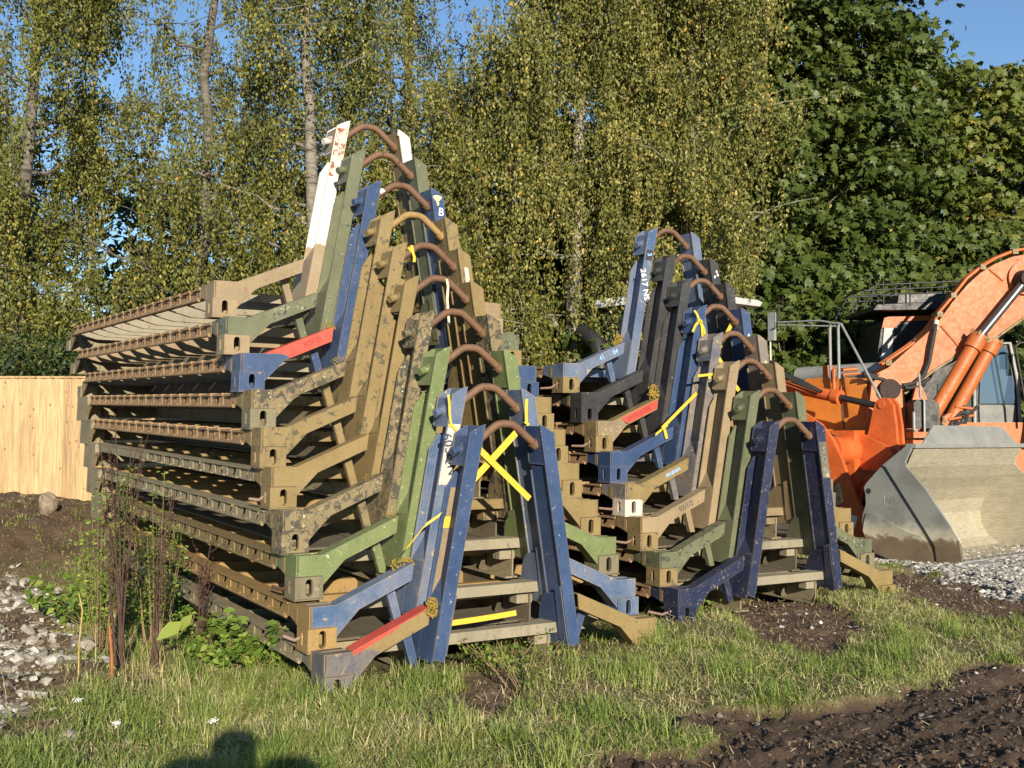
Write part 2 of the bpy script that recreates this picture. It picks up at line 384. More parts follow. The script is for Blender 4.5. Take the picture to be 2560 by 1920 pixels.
def ground_mat():
    m, nt, b = newmat('ground'); tc = N(nt, 'ShaderNodeTexCoord').outputs['Object']
    def at(n): return N(nt, 'ShaderNodeAttribute', attribute_name=n).outputs['Fac']
    n1 = noise(nt, tc, 5, 8, .7); n2 = noise(nt, tc, 38, 6, .7); n3 = noise(nt, tc, 1.3, 5, .6)
    thatch = ramp(nt, [(.3, (.09,.075,.035)), (.5, (.18,.155,.07)), (.7, (.32,.27,.15))]); nt.links.new(n2, thatch.inputs[0])
    soil = ramp(nt, [(.3, (.07,.045,.029)), (.55, (.13,.086,.056)), (.75, (.22,.155,.105))]); nt.links.new(n1, soil.inputs[0])
    wet = ramp(nt, [(.3, (.055,.037,.025)), (.6, (.10,.069,.048)), (.8, (.16,.115,.082))]); nt.links.new(n1, wet.inputs[0])
    gravc = ramp(nt, [(.35, (.10,.09,.075)), (.6, (.30,.28,.25))]); nt.links.new(n2, gravc.inputs[0])
    rubc = ramp(nt, [(.3, (.075,.052,.033)), (.6, (.17,.125,.085)), (.8, (.26,.21,.15))]); nt.links.new(n2, rubc.inputs[0])
    bankc = ramp(nt, [(.3, (.05,.033,.02)), (.7, (.15,.10,.062))]); nt.links.new(n1, bankc.inputs[0])
    c = mixc(nt, at('bank'), thatch.outputs[0], bankc.outputs[0])
    c = mixc(nt, at('rubble'), c, rubc.outputs[0]); c = mixc(nt, at('mud'), c, soil.outputs[0])
    c = mixc(nt, at('deep'), c, wet.outputs[0]); c = mixc(nt, at('gravel'), c, gravc.outputs[0])
    nt.links.new(c, b.inputs['Base Color']); b.inputs['Roughness'].default_value = .95; b.inputs['Specular IOR Level'].default_value = .2
    n6 = noise(nt, tc, 17, 7, .75, .3); p = bump(nt, n1, None, .6, .03); p = bump(nt, n6, None, .9, .03, p); bump(nt, n2, b, .9, .012, p); return m
M_ground = ground_mat()
go = np_mesh('ground', np.stack([GX, GY, GZ], -1).reshape(-1, 3), quads.ravel(), np.full(len(quads), 4), M_ground,
   attrs={'mud': mud.ravel(), 'deep': (deep*mud).ravel(), 'gravel': grav.ravel(), 'rubble': rub.ravel(), 'bank': bank_a.ravel()}, smooth=True)
tag(go, kind='structure')

# ------------------------------------------------------------------ flatracks
def lerp(a, b, t): return a+(b-a)*t
def xo(z): return lerp(-.54, -.31, (z-.19)/(1.547-.19))       # outer edge of the left upright
def xi(z): return lerp(-.462, -.205, (z-.165)/(1.598-.165))   # inner edge
def upright_mb():
    m = MB()
    prof = [(-.202, 1.600), (-.235, 1.590), (-.312, 1.547), (xo(.19), .19), (xi(.165), .165)]
    m.prism(prof[::-1], -.036, -.024)
    m.prism([(-.204, 1.592), (-.24, 1.586), (-.312, 1.540), (xo(1.352), 1.352), (xi(1.352), 1.352)][::-1], .152, .163)
    m.prism([(xi(1.30)-.002, 1.30), (xi(1.30)-.045, 1.30), (xo(1.20), 1.20), (xo(.19), .19), (xi(.165)-.002, .165)][::-1], .152, .163)   # rear flange with clipped corner
    def side(z0, z1, off, th, y0, y1, fx):
        a = [(fx(z0)+off, y0, z0), (fx(z0)+off+th, y0, z0), (fx(z0)+off+th, y1, z0), (fx(z0)+off, y1, z0)]
        b = [(fx(z1)+off, y0, z1), (fx(z1)+off+th, y0, z1), (fx(z1)+off+th, y1, z1), (fx(z1)+off, y1, z1)]
        m.hexa(a, b)
    side(.17, 1.35, -.022, .010, -.024, .152, xi)               # web
    side(1.352, 1.590, -.012, .010, -.024, .152, xi)            # head, inner plate
    side(1.352, 1.530, .003, .010, -.024, .152, xo)             # head, outer plate
    m.box(xo(1.352)+.003, xi(1.352)-.002, -.024, .152, 1.342, 1.352)
    # boxed foot with a sloping cap and a rounded heel
    heel = [(-.024, .165), (.285, .165), (.292, .24), (.282, .31), (.255, .38), (.215, .44), (.163, .49), (-.024, .515)]
    n = len(heel)
    vs = [(xo(z)-.001, y, z) for y, z in heel]+[(xo(z)+.011, y, z) for y, z in heel]
    m.add(vs, [tuple(range(n)), tuple(range(n, 2*n))[::-1]]+[(i, n+i, n+(i+1) % n, (i+1) % n) for i in range(n)])
    vs = [(xi(z)-.004, y, z) for y, z in heel]+[(xi(z)+.004, y, z) for y, z in heel]
    m.add(vs, [tuple(range(n)), tuple(range(n, 2*n))[::-1]]+[(i, n+i, n+(i+1) % n, (i+1) % n) for i in range(n)])
    # heel skin
    for i in range(1, n-2):
        (y0, z0), (y1, z1) = heel[i], heel[i+1]
        m.add([(xo(z0), y0, z0), (xi(z0), y0, z0), (xi(z1), y1, z1), (xo(z1), y1, z1)], [(0,1,2,3)])
    m.add([(xo(.515)+.002, -.024, .515), (xo(.49)+.002, .152, .50), (xi(.62)-.02, .152, .64), (xi(.62)-.02, -.024, .64)], [(0,3,2,1)])
    m.add([(xo(.515)+.002, -.024, .513), (xo(.49)+.002, .152, .498), (xi(.62)-.02, .152, .638), (xi(.62)-.02, -.024, .638)], [(0,1,2,3)])
    # thin stiffener lip inside
    m.hexa([(xi(.2)+.005, -.03, .2), (xi(.2)+.011, -.03, .2), (xi(.2)+.011, .05, .2), (xi(.2)+.005, .05, .2)],
           [(xi(.56)+.005, -.03, .56), (xi(.56)+.011, -.03, .56), (xi(.56)+.011, .03, .54), (xi(.56)+.005, .03, .54)])
    return m
def pin_mb():
    m = MB(); x = xo(1.44)
    m.tube([(x+.008, .062, 1.445), (x-.006, .060, 1.444)], .037, 16); m.tube([(x-.004, .060, 1.444), (x-.060, .050, 1.426)], .026, 16)
    return m
def hook_mb():
    m = MB(); pts = []
    for x, z in [(-.215, 1.515), (-.17, 1.535), (-.12, 1.562), (-.075, 1.582), (-.045, 1.592), (-.015, 1.597), (.02, 1.597), (.05, 1.588), (.08, 1.565), (.115, 1.525), (.15, 1.478), (.185, 1.428), (.21, 1.395)]:
        pts.append((x*1.0, .06, z))
    # symmetric, rounded crown
    pts = []
    half = [(-.232, 1.468), (-.17, 1.516), (-.11, 1.562), (-.085, 1.580), (-.066, 1.592), (-.045, 1.599), (-.020, 1.602)]
    for x, z in half: pts.append((x, .06, z))
    for x, z in half[::-1]: pts.append((-x, .06, z))
    m.tube(pts, .0255, 12)
    for s in (-1, 1): m.tube([(s*.240, .06, 1.462), (s*.208, .06, 1.487)], .036, 12)
    return m
def arm_mb():
    m = MB()
    # box arm: web faces + top flange + bottom flange
    web = [(-1.205, .158), (-1.205, .283), (-1.05, .285), (-.545, .500), (-.556, .395), (-.905, .245), (-1.052, .092), (-1.052, .158)]
    m.prism(web, -.002, .008); m.prism(web, .088, .098)
    def plate(p, q, y0=.006, y1=.090, t=.010):
        (x0, z0), (x1, z1) = p, q; d = Vector((x1-x0, 0, z1-z0)).normalized(); nn = Vector((d.z, 0, -d.x))*t
        a = [(x0, y0, z0), (x1, y0, z1), (x1, y1, z1), (x0, y1, z0)]
        m.hexa([(x+nn.x, y, z+nn.z) for x, y, z in a], a)
    plate((-1.05, .285), (-.545, .500)); plate((-.556, .395), (-.905, .245)); plate((-.905, .245), (-1.052, .092))
    return m
def block_mb():   # corner block with tapered side plate above the casting
    m = MB()
    m.box(-1.212, -1.050, .004, .16, .160, .279)
    side = [(.004, .157), (.004, .284), (.335, .262), (.335, .185), (.25, .165), (.165, .135), (.155, .157)]
    m.prism(side[::-1], -1.219, -1.206, 'x')
    m.box(-1.206, -1.07, .16, .33, .25, .262)
    return m
def brace_mb():
    m = MB()
    a = [(-.70, .095, .335), (-.635, .095, .362), (-.635, .105, .362), (-.70, .105, .335)]
    m.hexa([(-.618, .10, .13), (-.566, .10, .13), (-.566, .14, .13), (-.618, .14, .13)],
           [(-.685, .099, .340), (-.632, .099, .362), (-.632, .139, .362), (-.685, .139, .340)])
    return m
def slot_box(x0, x1, y0, y1, z0, z1, side=-1):
    """hollow casting with slotted front and outer faces"""
    m = MB()
    def ring(face):
        # local frame (u along, z up): returns verts
        if face == 'f': u0, u1 = x0, x1; P3 = lambda u, z, d: (u, y0+d, z)
        else: u0, u1 = y0, y1; xs = x0 if side < 0 else x1; sg = 1 if side < 0 else -1; P3 = lambda u, z, d: (xs+sg*d, u, z)
        uc = (u0+u1)/2; zc = (z0+z1)/2; hw = (u1-u0)/2; hh = (z1-z0)/2
        w = .0225; hl = .030
        if face != 'f': w = .017; hl = .028
        angs = sorted(set([2*math.pi*k/24 for k in range(24)]+[math.atan2(sy*hh, sx*hw) % (2*math.pi) for sx in (-1, 1) for sy in (-1, 1)]))
        outer = []; inner = []
        for a in angs:
            ca, sa = math.cos(a), math.sin(a); t = min(hw/abs(ca) if abs(ca) > 1e-9 else 9, hh/abs(sa) if abs(sa) > 1e-9 else 9)
            outer.append((uc+ca*t, zc+sa*t))
            # stadium radius
            tx = w/abs(ca) if abs(ca) > 1e-9 else 9
            if abs(sa*tx) <= hl: r = tx
            else:
                B = abs(sa)*hl; r = B+math.sqrt(max(0, B*B-hl*hl+w*w))
            inner.append((uc+ca*r, zc+sa*r))
        n = len(angs)
        vs = [P3(u, z, 0) for u, z in outer]+[P3(u, z, 0) for u, z in inner]+[P3(u, z, .03) for u, z in inner]
        fs = [(i, (i+1) % n, n+(i+1) % n, n+i) for i in range(n)]+[(n+i, n+(i+1) % n, 2*n+(i+1) % n, 2*n+i) for i in range(n)]
        m.add(vs, fs)
    ring('f'); ring('s')
    xs = x1 if side < 0 else x0
    m.add([(xs, y0, z0), (xs, y1, z0), (xs, y1, z1), (xs, y0, z1)], [(0,1,2,3)])
    m.add([(x0, y1, z0), (x1, y1, z0), (x1, y1, z1), (x0, y1, z1)], [(0,1,2,3)])
    m.add([(x0, y0, z0), (x1, y0, z0), (x1, y1, z0), (x0, y1, z0)], [(0,1,2,3)])
    m.add([(x0, y0, z1), (x1, y0, z1), (x1, y1, z1), (x0, y1, z1)], [(0,1,2,3)])
    e = .004                      # slightly wider sole plate
    m.box(x0-.006, x1+.006, y0-.006, y1+.004, z0-.009, z0-.001)
    return m
def rail_cell(m, y, p, k, cap):
    # web plate with a slanting slot, alternately a wider post; a tread lip and a rib behind
    e = y+p; w = .0 if k % 5 else .02
    m.prism([(y, .180), (y+.125+w, .180), (y+.072+w, .240), (y, .240)], -1.214, -1.206, 'x')
    m.prism([(y+.205, .180), (e, .180), (e, .240), (y+.165, .240)], -1.204, -1.197, 'x')
    m.box(-1.228, -1.206, y+.04, y+.20, .173, .185)
    m.hexa([(-1.206, y+.01, .181), (-1.151, y+.045, .181), (-1.151, y+.053, .181), (-1.206, y+.018, .181)],
           [(-1.206, y+.01, .243), (-1.151, y+.045, .243), (-1.151, y+.053, .243), (-1.206, y+.018, .243)])
    if cap:     # separate raised cleat over each cell instead of a continuous flange
        m.hexa([(-1.226, y-.01, .240), (-1.13, y-.01, .240), (-1.13, e-.055, .240), (-1.226, e-.055, .240)],
               [(-1.226, y-.01, .262), (-1.13, y-.01, .262), (-1.13, e-.055, .250), (-1.226, e-.055, .250)])
def rail_mb(cap=False, plain=0.0):
    m = MB(); y0, y1 = .36, 5.44; ye = y1-plain
    if not cap: m.box(-1.222, -1.11, y0, y1, .245, .256)
    else: m.box(-1.17, -1.15, y0, y1, .232, .246)
    m.box(-1.214, -1.150, y0, ye, .172, .180)
    if plain: m.box(-1.216, -1.206, ye, y1, .172, .245)
    else: m.tube([(-1.218, y0+.02, .168), (-1.218, y1, .168)], .0125, 8)
    n = int(round((ye-y0)/.2822)); p = (ye-y0)/n
    for k in range(n): rail_cell(m, y0+k*p, p, k, cap)
    return m
def railcap_mb(): return rail_mb(True)
def railplain_mb(): return rail_mb(False, 2.2)
def bearer_mb():
    m = MB()
    prof = [(-1.14, .244), (-1.14, .205), (-.92, .150), (.92, .150), (1.14, .205), (1.14, .244)]
    m.prism(prof[::-1], 0, .008)
    m.box(-.92, .92, .0, .055, .140, .150); m.box(-1.14, 1.14, .0, .055, .2445, .2525)
    for q in (-1, 1):
        a = [(q*.92, .0, .140), (q*1.14, .0, .195), (q*1.14, .055, .195), (q*.92, .055, .140)]; m.hexa(a[::q], [(x, y, z+.010) for x, y, z in a][::q])
    return m
def longeron_mb():
    m = MB()
    for s in (-1, 1):
        x = s*.43
        m.box(x-.006, x+.006, .16, 5.9, .035, .243); m.box(x-.07, x+.07, .14, 5.9, .022, .034)
        for y in (.5, 1.5, 2.5, 3.5, 4.5): m.add([(x, y, .034), (x-s*.07, y, .034), (x-s*.07, y, .06), (x-s*.006, y, .2), (x, y, .24)], [(0,1,2,3,4), (4,3,2,1,0)])
    return m
def deck_mb():
    m = MB(); xs = -1.0
    for k in range(10):
        m.box(xs+.004, xs+.196, .42, 5.85, .2565+.001*(k % 2), .272); xs += .2
    return m
def beam_mb():
    m = MB(); m.box(-.468, .468, .085, .175, .238, .306)
    m.box(.33, .455, .175, .26, .15, .30); m.box(-.455, -.33, .175, .26, .15, .30)
    m.hexa([(-.86, .33, .18), (-.3, .33, .18), (-.3, .40, .18), (-.86, .40, .18)], [(-.74, .33, .248), (-.3, .33, .248), (-.3, .40, .248), (-.74, .40, .248)])
    m.hexa([(.3, .33, .18), (.86, .33, .18), (.86, .40, .18), (.3, .40, .18)], [(.3, .33, .248), (.74, .33, .248), (.74, .40, .248), (.3, .40, .248)])
    return m
def tail_mb():
    m = MB(); m.box(-1.10, 1.10, 5.70, 5.78, .02, .20); m.box(-1.19, -1.12, 5.44, 5.70, .10, .17); m.box(1.12, 1.19, 5.44, 5.70, .10, .17)
    for s in (-1, 1):
        g = [(5.26, .170), (5.58, .0), (5.62, .0), (5.62, .115), (5.50, .170)]
        m.prism(g, s*1.205-.006, s*1.205+.006, 'x')
        m.hexa([(s*1.22, 5.60, -.002), (s*1.05, 5.60, -.002), (s*1.05, 5.80, -.002), (s*1.22, 5.80, -.002)][::s], [(s*1.22, 5.60, .118), (s*1.05, 5.60, .118), (s*1.05, 5.80, .118), (s*1.22, 5.80, .118)][::s])
    return m
def toe_mb():     # tall rear foot block seen at the far end of some racks
    m = MB(); m.prism([(5.32, .16), (5.50, -.02), (5.92, -.02), (5.88, .25), (5.32, .25)], -1.252, -1.212, 'x')
    m.prism([(5.56, .0), (5.90, .0), (5.87, .243), (5.56, .243)], -1.2125, -1.06, 'x')
    return m
def handle_mb(v=0):
    m = MB()
    m.tube([(-1.19, .04, .15), (-1.205, .05, .125), (-1.215, .075, .105), (-1.225, .12, .085), (-1.235, .17, .062), (-1.24, .24, .058), (-1.245, .33, .056)], .011, 8)
    return m
def pocket_mb():
    m = MB(); m.box(-1.205, -1.15, .20, .29, .17, .245); m.box(-1.222, -1.205, .19, .23, .16, .25); return m
SH = {}
def shared(key, fn, mir=False):
    k = (key, mir)
    if k not in SH:
        b = fn();
        if mir: b.mirror()
        me = b.mesh(key); me.materials.append(P['tan']); SH[k] = me
    return SH[k]
def text_mesh(txt, size, ext=.0008):
    c = bpy.data.curves.new('writing', 'FONT'); c.body = txt; c.size = size; c.extrude = ext; c.align_x = 'CENTER'; c.align_y = 'CENTER'; c.offset = size*.012
    o = bpy.data.objects.new('writing_source', c); COL.objects.link(o)
    me = bpy.data.meshes.new_from_object(o.evaluated_get(bpy.context.evaluated_depsgraph_get()))
    bpy.data.objects.remove(o); bpy.data.curves.remove(c); me.name = 'painted_writing'
    return me
def writing(txt, size, mat, parent, loc, rotz=0, tilt=0, name='painted_writing', sx=1):
    """lettering on a surface facing the front of its parent (-Y); tilt turns it in that plane"""
    me = text_mesh(txt, size)
    M = Matrix.Translation(loc) @ Matrix.Rotation(rotz, 4, 'Z') @ Matrix.Rotation(tilt, 4, 'Y') @ Matrix.Rotation(math.pi/2, 4, 'X') @ Matrix.Diagonal((sx, 1, 1, 1))
    me.transform(M); me.materials.clear(); me.materials.append(mat)
    return link(bpy.data.objects.new(name, me), parent)
def moss_patch(parent, c, r, sx=1.0, seed=0, n=70):
    rg = np.random.default_rng(seed); m = MB()
    for k in range(n):
        a = rg.random()*6.283; rr = r*math.sqrt(rg.random()); x = c[0]+rr*math.cos(a)*sx; z = c[2]+rr*math.sin(a)*.9; y = c[1]-rg.random()*.012+ .04*rg.random()
        s = r*(.05+.09*rg.random())
        vs = [(x+s*math.sin(t)*math.cos(p)*(.8+.4*rg.random()), y+s*.6*math.sin(t)*math.sin(p), z+s*math.cos(t)) for t in (.5, 1.3, 2.1, 2.8) for p in [2*math.pi*i/6 for i in range(6)]]
        fs = [(i*6+j, i*6+(j+1) % 6, (i+1)*6+(j+1) % 6, (i+1)*6+j) for i in range(3) for j in range(6)]+[tuple(range(6))[::-1], tuple(range(18, 24))]
        m.add(vs, fs)
    return m.build('moss_patch', M_moss, parent)

POS = {1: [(-0.0385,6.7401,0.0108),(-0.1571,6.9116,0.253),(-0.2749,7.1059,0.5275),(-0.3919,7.2592,0.7874),(-0.5167,7.4809,1.0534),(-0.6146,7.6058,1.3113),(-0.7174,7.7543,1.5678),(-0.8333,7.9069,1.8252),(-0.972,8.0318,2.0931),(-1.1256,8.2706,2.3819)],
       2: [(2.3302,8.8876,0.0795),(2.2182,9.087,0.3384),(2.0892,9.2673,0.6022),(1.9878,9.4676,0.8644),(1.8843,9.6654,1.1327),(1.7772,9.8347,1.3947),(1.6638,10.0048,1.6546),(1.5068,10.1052,1.9219)]}
# columns: upright, left arm, left block, left casting, right arm, right block, right casting, hook, rail, bearers, front beam
SPEC = {
 (1,1): ('blue','tan','blued','blued','tan','tan','tan','rust','railg','railg','grey'),
 (1,2): ('lblue','lblue','ochre','ochre','lblue','lblue','lblue','rust','ochre','ochre','grey'),
 (1,3): ('green','green','green','grime','green','green','grime','rust','tan2','ochre','grey'),
 (1,4): ('tan3','tan3','tan3','tan3','tan','tan','tan','rust','railg','ochre','tan2'),
 (1,5): ('tan','tan','tan2','tan','tan','tan','tan','rust','railg','tan2','tan2'),
 (1,6): ('tan2','tan2','tan2','tan2','tan','tan','tan','rust','rail','tan2','tan2'),
 (1,7): ('tan2','tan3','tan2','grime','tan','tan','tan','ochre','rail','tan2','tan2'),
 (1,8): ('blue','red','blue','blue','blue','blue','blue','rust','rail','grey','grey'),
 (1,9): ('olive','olive2','olive2','beige','olive2','olive2','tan','rust','rail','beige','beige'),
 (1,10): ('white10','beige','beige','beige','beige','beige','beige','rust','rail','grey','grey'),
 (2,1): ('navy','navy','navy','navy','tan','tan','tan','rust','rail','railg','grey'),
 (2,2): ('olive','olive2','olive2','tan2','olive2','olive2','grime','rust','rail','railg','grey'),
 (2,3): ('beige','beige','tan2','tan2','tan','tan','tan','rust','rail','tan2','beige'),
 (2,4): ('tblue','tan2','tblue','pale','tan','tblue','tblue','rust','rail','tan2','tan2'),
 (2,5): ('blue','blue','blue','blue','blue','blue','blue','rust','rail','lblue','blued'),
 (2,6): ('char','tan','tan2','tan2','char','char','char','rust','rail','tan','tan2'),
 (2,7): ('char','char','char','char','char','char','char','rust','rail','olive2','grey'),
 (2,8): ('lblue','lblue','lblue','tan2','lblue','lblue','lblue','rust','rail','lblue','lblue'),
}
LAB = {
 (1,1): 'blue-posted bottom rack of the tall stack with a red-topped sand arm in the grass',
 (1,2): 'light blue flatrack with a 60SQN stencil on its post, second from the tall stack bottom',
 (1,3): 'green flatrack with lichen-speckled green arms between the blue and the mottled sand racks',
 (1,4): 'heavily mottled sand flatrack with flaking white patches, just above the green one',
 (1,5): 'plain sand flatrack above the rack with flaking white patches, fifth up the tall stack',
 (1,6): 'mottled sand flatrack sixth up the tall stack, between two other sand racks',
 (1,7): 'sand flatrack with dark speckled arm directly under the blue rack with the red arm',
 (1,8): 'dark blue flatrack with bright red arm and white letter B on its post',
 (1,9): 'olive flatrack with chipped olive arm, directly under the white-topped rack',
 (1,10): 'topmost flatrack of the tall stack, its post tops painted white with rust showing',
 (2,1): 'dark navy speckled flatrack at the bottom of the lower stack, beside the orange loader',
 (2,2): 'olive flatrack with chipped dark arm, second from the bottom of the lower stack',
 (2,3): 'beige flatrack with 92/1/2 on its arm, third from bottom of the lower stack',
 (2,4): 'flatrack with sand dusted arm, blue-grey posts and one whitish corner casting',
 (2,5): 'blue flatrack with a yellow strap knotted on its blue arm, middle of the lower stack',
 (2,6): 'black-posted flatrack with a red-faced sand arm and yellow moss',
 (2,7): 'charcoal black flatrack with all-black arm, second from the top of the lower stack',
 (2,8): 'topmost blue flatrack of the lower stack with 41 04 on its arm',
}
RACKS = {}
def build_rack(st, i):
    up, la, lb, lc, ra, rb, rc, hk, rl, be, fb = SPEC[(st, i)]
    yaw = YAW1 if st == 1 else YAW2
    root = empty('flatrack', POS[st][i-1], (TILT, 0, yaw))
    tag(root, LAB[(st, i)], 'flatrack', 'stacked military flatracks')
    parts = {}
    for s, mir in (('L', False), ('R', True)):
        u = obj_from(shared('upright', upright_mb, mir), 'upright', P[up], root); parts['up'+s] = u
        if not mir: obj_from(shared('locating_pin', pin_mb, mir), 'locating_pin', P[up], u)
        parts['arm'+s] = obj_from(shared('support_arm', arm_mb, mir), 'support_arm', P[la if s == 'L' else ra], root)
        parts['blk'+s] = obj_from(shared('corner_block', block_mb, mir), 'corner_block', P[lb if s == 'L' else rb], root)
        obj_from(shared('diagonal_brace', brace_mb, mir), 'diagonal_brace', P[{'white10': 'beige'}.get(up, up)], root)
        me = shared('corner_casting'+s, (lambda: slot_box(-1.232, -1.052, -.016, .158, .024, .156)))
        if mir: me = shared('corner_casting', (lambda: slot_box(-1.232, -1.052, -.016, .158, .024, .156)), True)
        parts['cast'+s] = obj_from(me, 'corner_casting', P[lc if s == 'L' else rc], root)
        f = railplain_mb if (st, i, s) == (1, 5, 'L') else (railcap_mb if (st == 1 and i >= 6) or st == 2 else rail_mb)
        obj_from(shared({railplain_mb: 'side_rail_plain', railcap_mb: 'side_rail_cleated', rail_mb: 'side_rail'}[f], f, mir), 'side_rail', P[rl], root)
    parts['hook'] = obj_from(shared('hook_bar', hook_mb), 'hook_bar', P[hk], root)
    parts['beam'] = obj_from(shared('front_beam', beam_mb), 'front_beam', P[fb], root)
    obj_from(shared('longeron', longeron_mb), 'longeron', P['railg' if i % 2 else 'deck'], root)
    if st == 2 or i in (1, 3): obj_from(shared('deck_planking', deck_mb), 'deck_planking', P['deck'], root)
    tl = shared('tail_frame', tail_mb); obj_from(tl, 'tail_frame', P['railg'], root)
    if (st, i) in ((1,7),(1,6),(1,5),(1,4),(1,3)): 
        for mir in (False, True): obj_from(shared('tail_foot', toe_mb, mir), 'tail_foot', P['railg'], root)
    for k in range(10):
        b = obj_from(shared('cross_bearer', bearer_mb), 'cross_bearer', P[be], root); b.location = (0, .50+k*.565, 0)
    if (st, i) in ((1,5),(1,3),(1,2),(2,8),(2,6),(2,4),(2,3),(2,1)):
        obj_from(shared('latch_handle', handle_mb), 'latch_handle', P['pink' if (st, i) != (1,3) else 'rust'], root)
    obj_from(shared('lashing_pocket', pocket_mb), 'lashing_pocket', P['tan2' if i % 3 else 'rail'], root)
    RACKS[(st, i)] = (root, parts); return root
for st in (1, 2):
    for i in range(1, len(POS[st])+1): build_rack(st, i)

# --- particular markings and two-tone parts
def front_plate(parent, poly, mat, name, y=-.0385, t=.002):
    return MB().prism(poly[::-1], y, y+t).build(name, mat, parent)
def uprect(z0, z1, sgn=-1, m0=.004, frac=(0, 1)):
    a = []
    for z in (z1, z0):
        o, i_ = xo(z)+m0, xi(z)-m0
        a.append((lerp(i_, o, frac[0]), lerp(i_, o, frac[1]), z))
    pl = [(a[0][0], a[0][2]), (a[0][1], a[0][2]), (a[1][1], a[1][2]), (a[1][0], a[1][2])]
    if sgn > 0: pl = [(-x, z) for x, z in pl][::-1]
    return pl
upL = lambda st, i: RACKS[(st, i)][1]['upL']
upR = lambda st, i: RACKS[(st, i)][1]['upR']
armL = lambda st, i: RACKS[(st, i)][1]['armL']
LEAN = math.atan2(.25, 1.4)
def upc(z): return (xo(z)+xi(z))/2
# white and rust upper post, sand lower post
front_plate(upL(1,10), uprect(1.15, 1.53), P['whiterust'], 'rusted_paint_band')
upR(1,10).material_slots[0].material = P['tan2']; front_plate(upR(1,10), uprect(1.2, 1.545, 1, .003), P['white'], 'white_painted_top'); MB().prism([(.20, 1.548), (.309, 1.545), (.235, 1.588), (.204, 1.597)][::-1], -.0385, -.0365).build('white_painted_tip', P['white'], upR(1,10))
MB().prism([(xo(1.352)+.0015, 1.352), (xo(1.352)+.0035, 1.352), (xo(1.53)+.0035, 1.53), (xo(1.53)+.0015, 1.53)], -.03, .16).build('sand_side_panel', P['beige'], upL(1,10))
writing('0', .085, M_whitep, upL(1,10), (upc(1.26), -.0395, 1.26), tilt=-LEAN)
writing('1', .075, M_whitep, upL(1,10), (upc(1.17), -.0395, 1.17), tilt=-LEAN)
# blue rack: B and a pale yellow blob
writing('B', .085, M_whitep, upR(1,8), (-upc(1.42)+.01, -.0385, 1.42), tilt=LEAN*.3)
pts = [(.26+.035*math.cos(a)*(1+.25*math.sin(3*a)), 1.525+.022*math.sin(a)) for a in [2*math.pi*k/14 for k in range(14)]]
b = MB(); b.prism(pts, -.0385, -.0365); b.prism([(.262, 1.51), (.277, 1.49), (.272, 1.468), (.262, 1.468), (.250, 1.505)][::-1], -.0382, -.0368)
b.build('paint_blob', M_yellowp, upR(1,8))
front_plate(upR(1,6), uprect(1.32, 1.46, 1, .03), P['pale'], 'flaked_paint_patch')
MB().tube([(-.178, .06, 1.518), (-.145, .06, 1.542)], .0262, 12).build('white_tape', M_whitep, RACKS[(1,8)][0])
# white stencil strip on the second rack
front_plate(upL(1,2), uprect(.98, 1.36, -1, .004), P['pale'], 'pale_paint_band')
writing('60SQN', .088, simple('blue_stencil', (.03,.05,.10), .6), upL(1,2), (upc(1.17), -.0393, 1.17), tilt=math.pi/2-LEAN)
# sand strip inside the bottom rack's left post
MB().prism([(xi(1.2)-.06, 1.2), (xi(1.2)-.02, 1.2), (xi(.35)-.015, .35), (xi(.35)-.065, .35)], .1495, .1515).build('bare_paint_strip', P['beige'], upL(1,1))
MB().prism([(xi(1.02)-.068, 1.02), (xi(1.02)-.02, 1.02), (xi(.95)-.018, .95), (xi(.95)-.068, .95)], .1475, .1493).build('yellow_tape', M_strap, upL(1,1))
# red top of the bottom arm
MB().hexa([(-1.045, -.006, .284), (-.55, -.006, .495), (-.55, .10, .495), (-1.045, .10, .284)], [(-1.047, -.006, .291), (-.552, -.006, .502), (-.552, .10, .502), (-1.047, .10, .291)]).build('red_top_strip', P['red'], armL(1,1))
MB().prism([(-1.04, .262), (-1.045, .284), (-.75, .409), (-.76, .392)][::-1], -.0055, -.0035).build('red_edge', P['red'], armL(1,1))
# dark patch on the bottom arm's lower end, blue end of the red arm
def armend(st, i, mat, nm): 
    poly = [(-1.205, .158), (-1.205, .283), (-1.05, .285), (-.985, .305), (-.88, .262), (-.905, .245), (-1.052, .092), (-1.052, .158)]
    return MB().prism([(-1.2055, .1585), (-1.2055, .2835), (-1.05, .2855), (-.93, .29), (-.865, .268), (-.905, .2445), (-1.0525, .0915), (-1.0525, .158)], -.0050, -.0022).build(nm, mat, armL(st, i))
armend(1, 1, P['blued'], 'dark_blue_arm_end'); armend(1, 8, P['blue'], 'blue_arm_end'); armend(1, 9, P['olive'], 'olive_arm_end')
armend(2, 6, paint((.09,.085,.075), (.35,.26,.13), .5, (.32,.23,.12), .5, .6, .9), 'streaked_arm_end')
MB().prism([(-.96, .31), (-.555, .487), (-.562, .402), (-.895, .256)][::-1], -.0050, -.0022).build('red_front_face', P['red'], armL(2,6))
writing('WINWI95', .065, simple('faint_red_marking', (.25,.03,.025), .7), armL(2,6), (-.76, -.0056, .355), tilt=-math.atan2(.215, .505))
MB().prism([(-1.0, .292), (-.565, .478), (-.572, .405), (-.9, .263)][::-1], -.0050, -.0022).build('sand_front_face', P['tan'], armL(2,4))
AT = -math.atan2(.215, .505)
writing('92/1/2', .062, M_dkp, armL(2,3), (-.75, -.0026, .362), tilt=AT)
writing('41', .06, M_bluep, armL(2,8), (-.80, -.0026, .345), tilt=AT); writing('04', .06, M_bluep, armL(2,8), (-.65, -.0026, .405), tilt=AT)
writing('MABNIA', .045, M_bluep, armL(2,4), (-.72, -.0056, .375), tilt=AT)
writing('BOI 25', .05, simple('dark_red_marking', (.30,.03,.025), .7), armL(1,8), (-.70, -.0026, .385), tilt=AT)
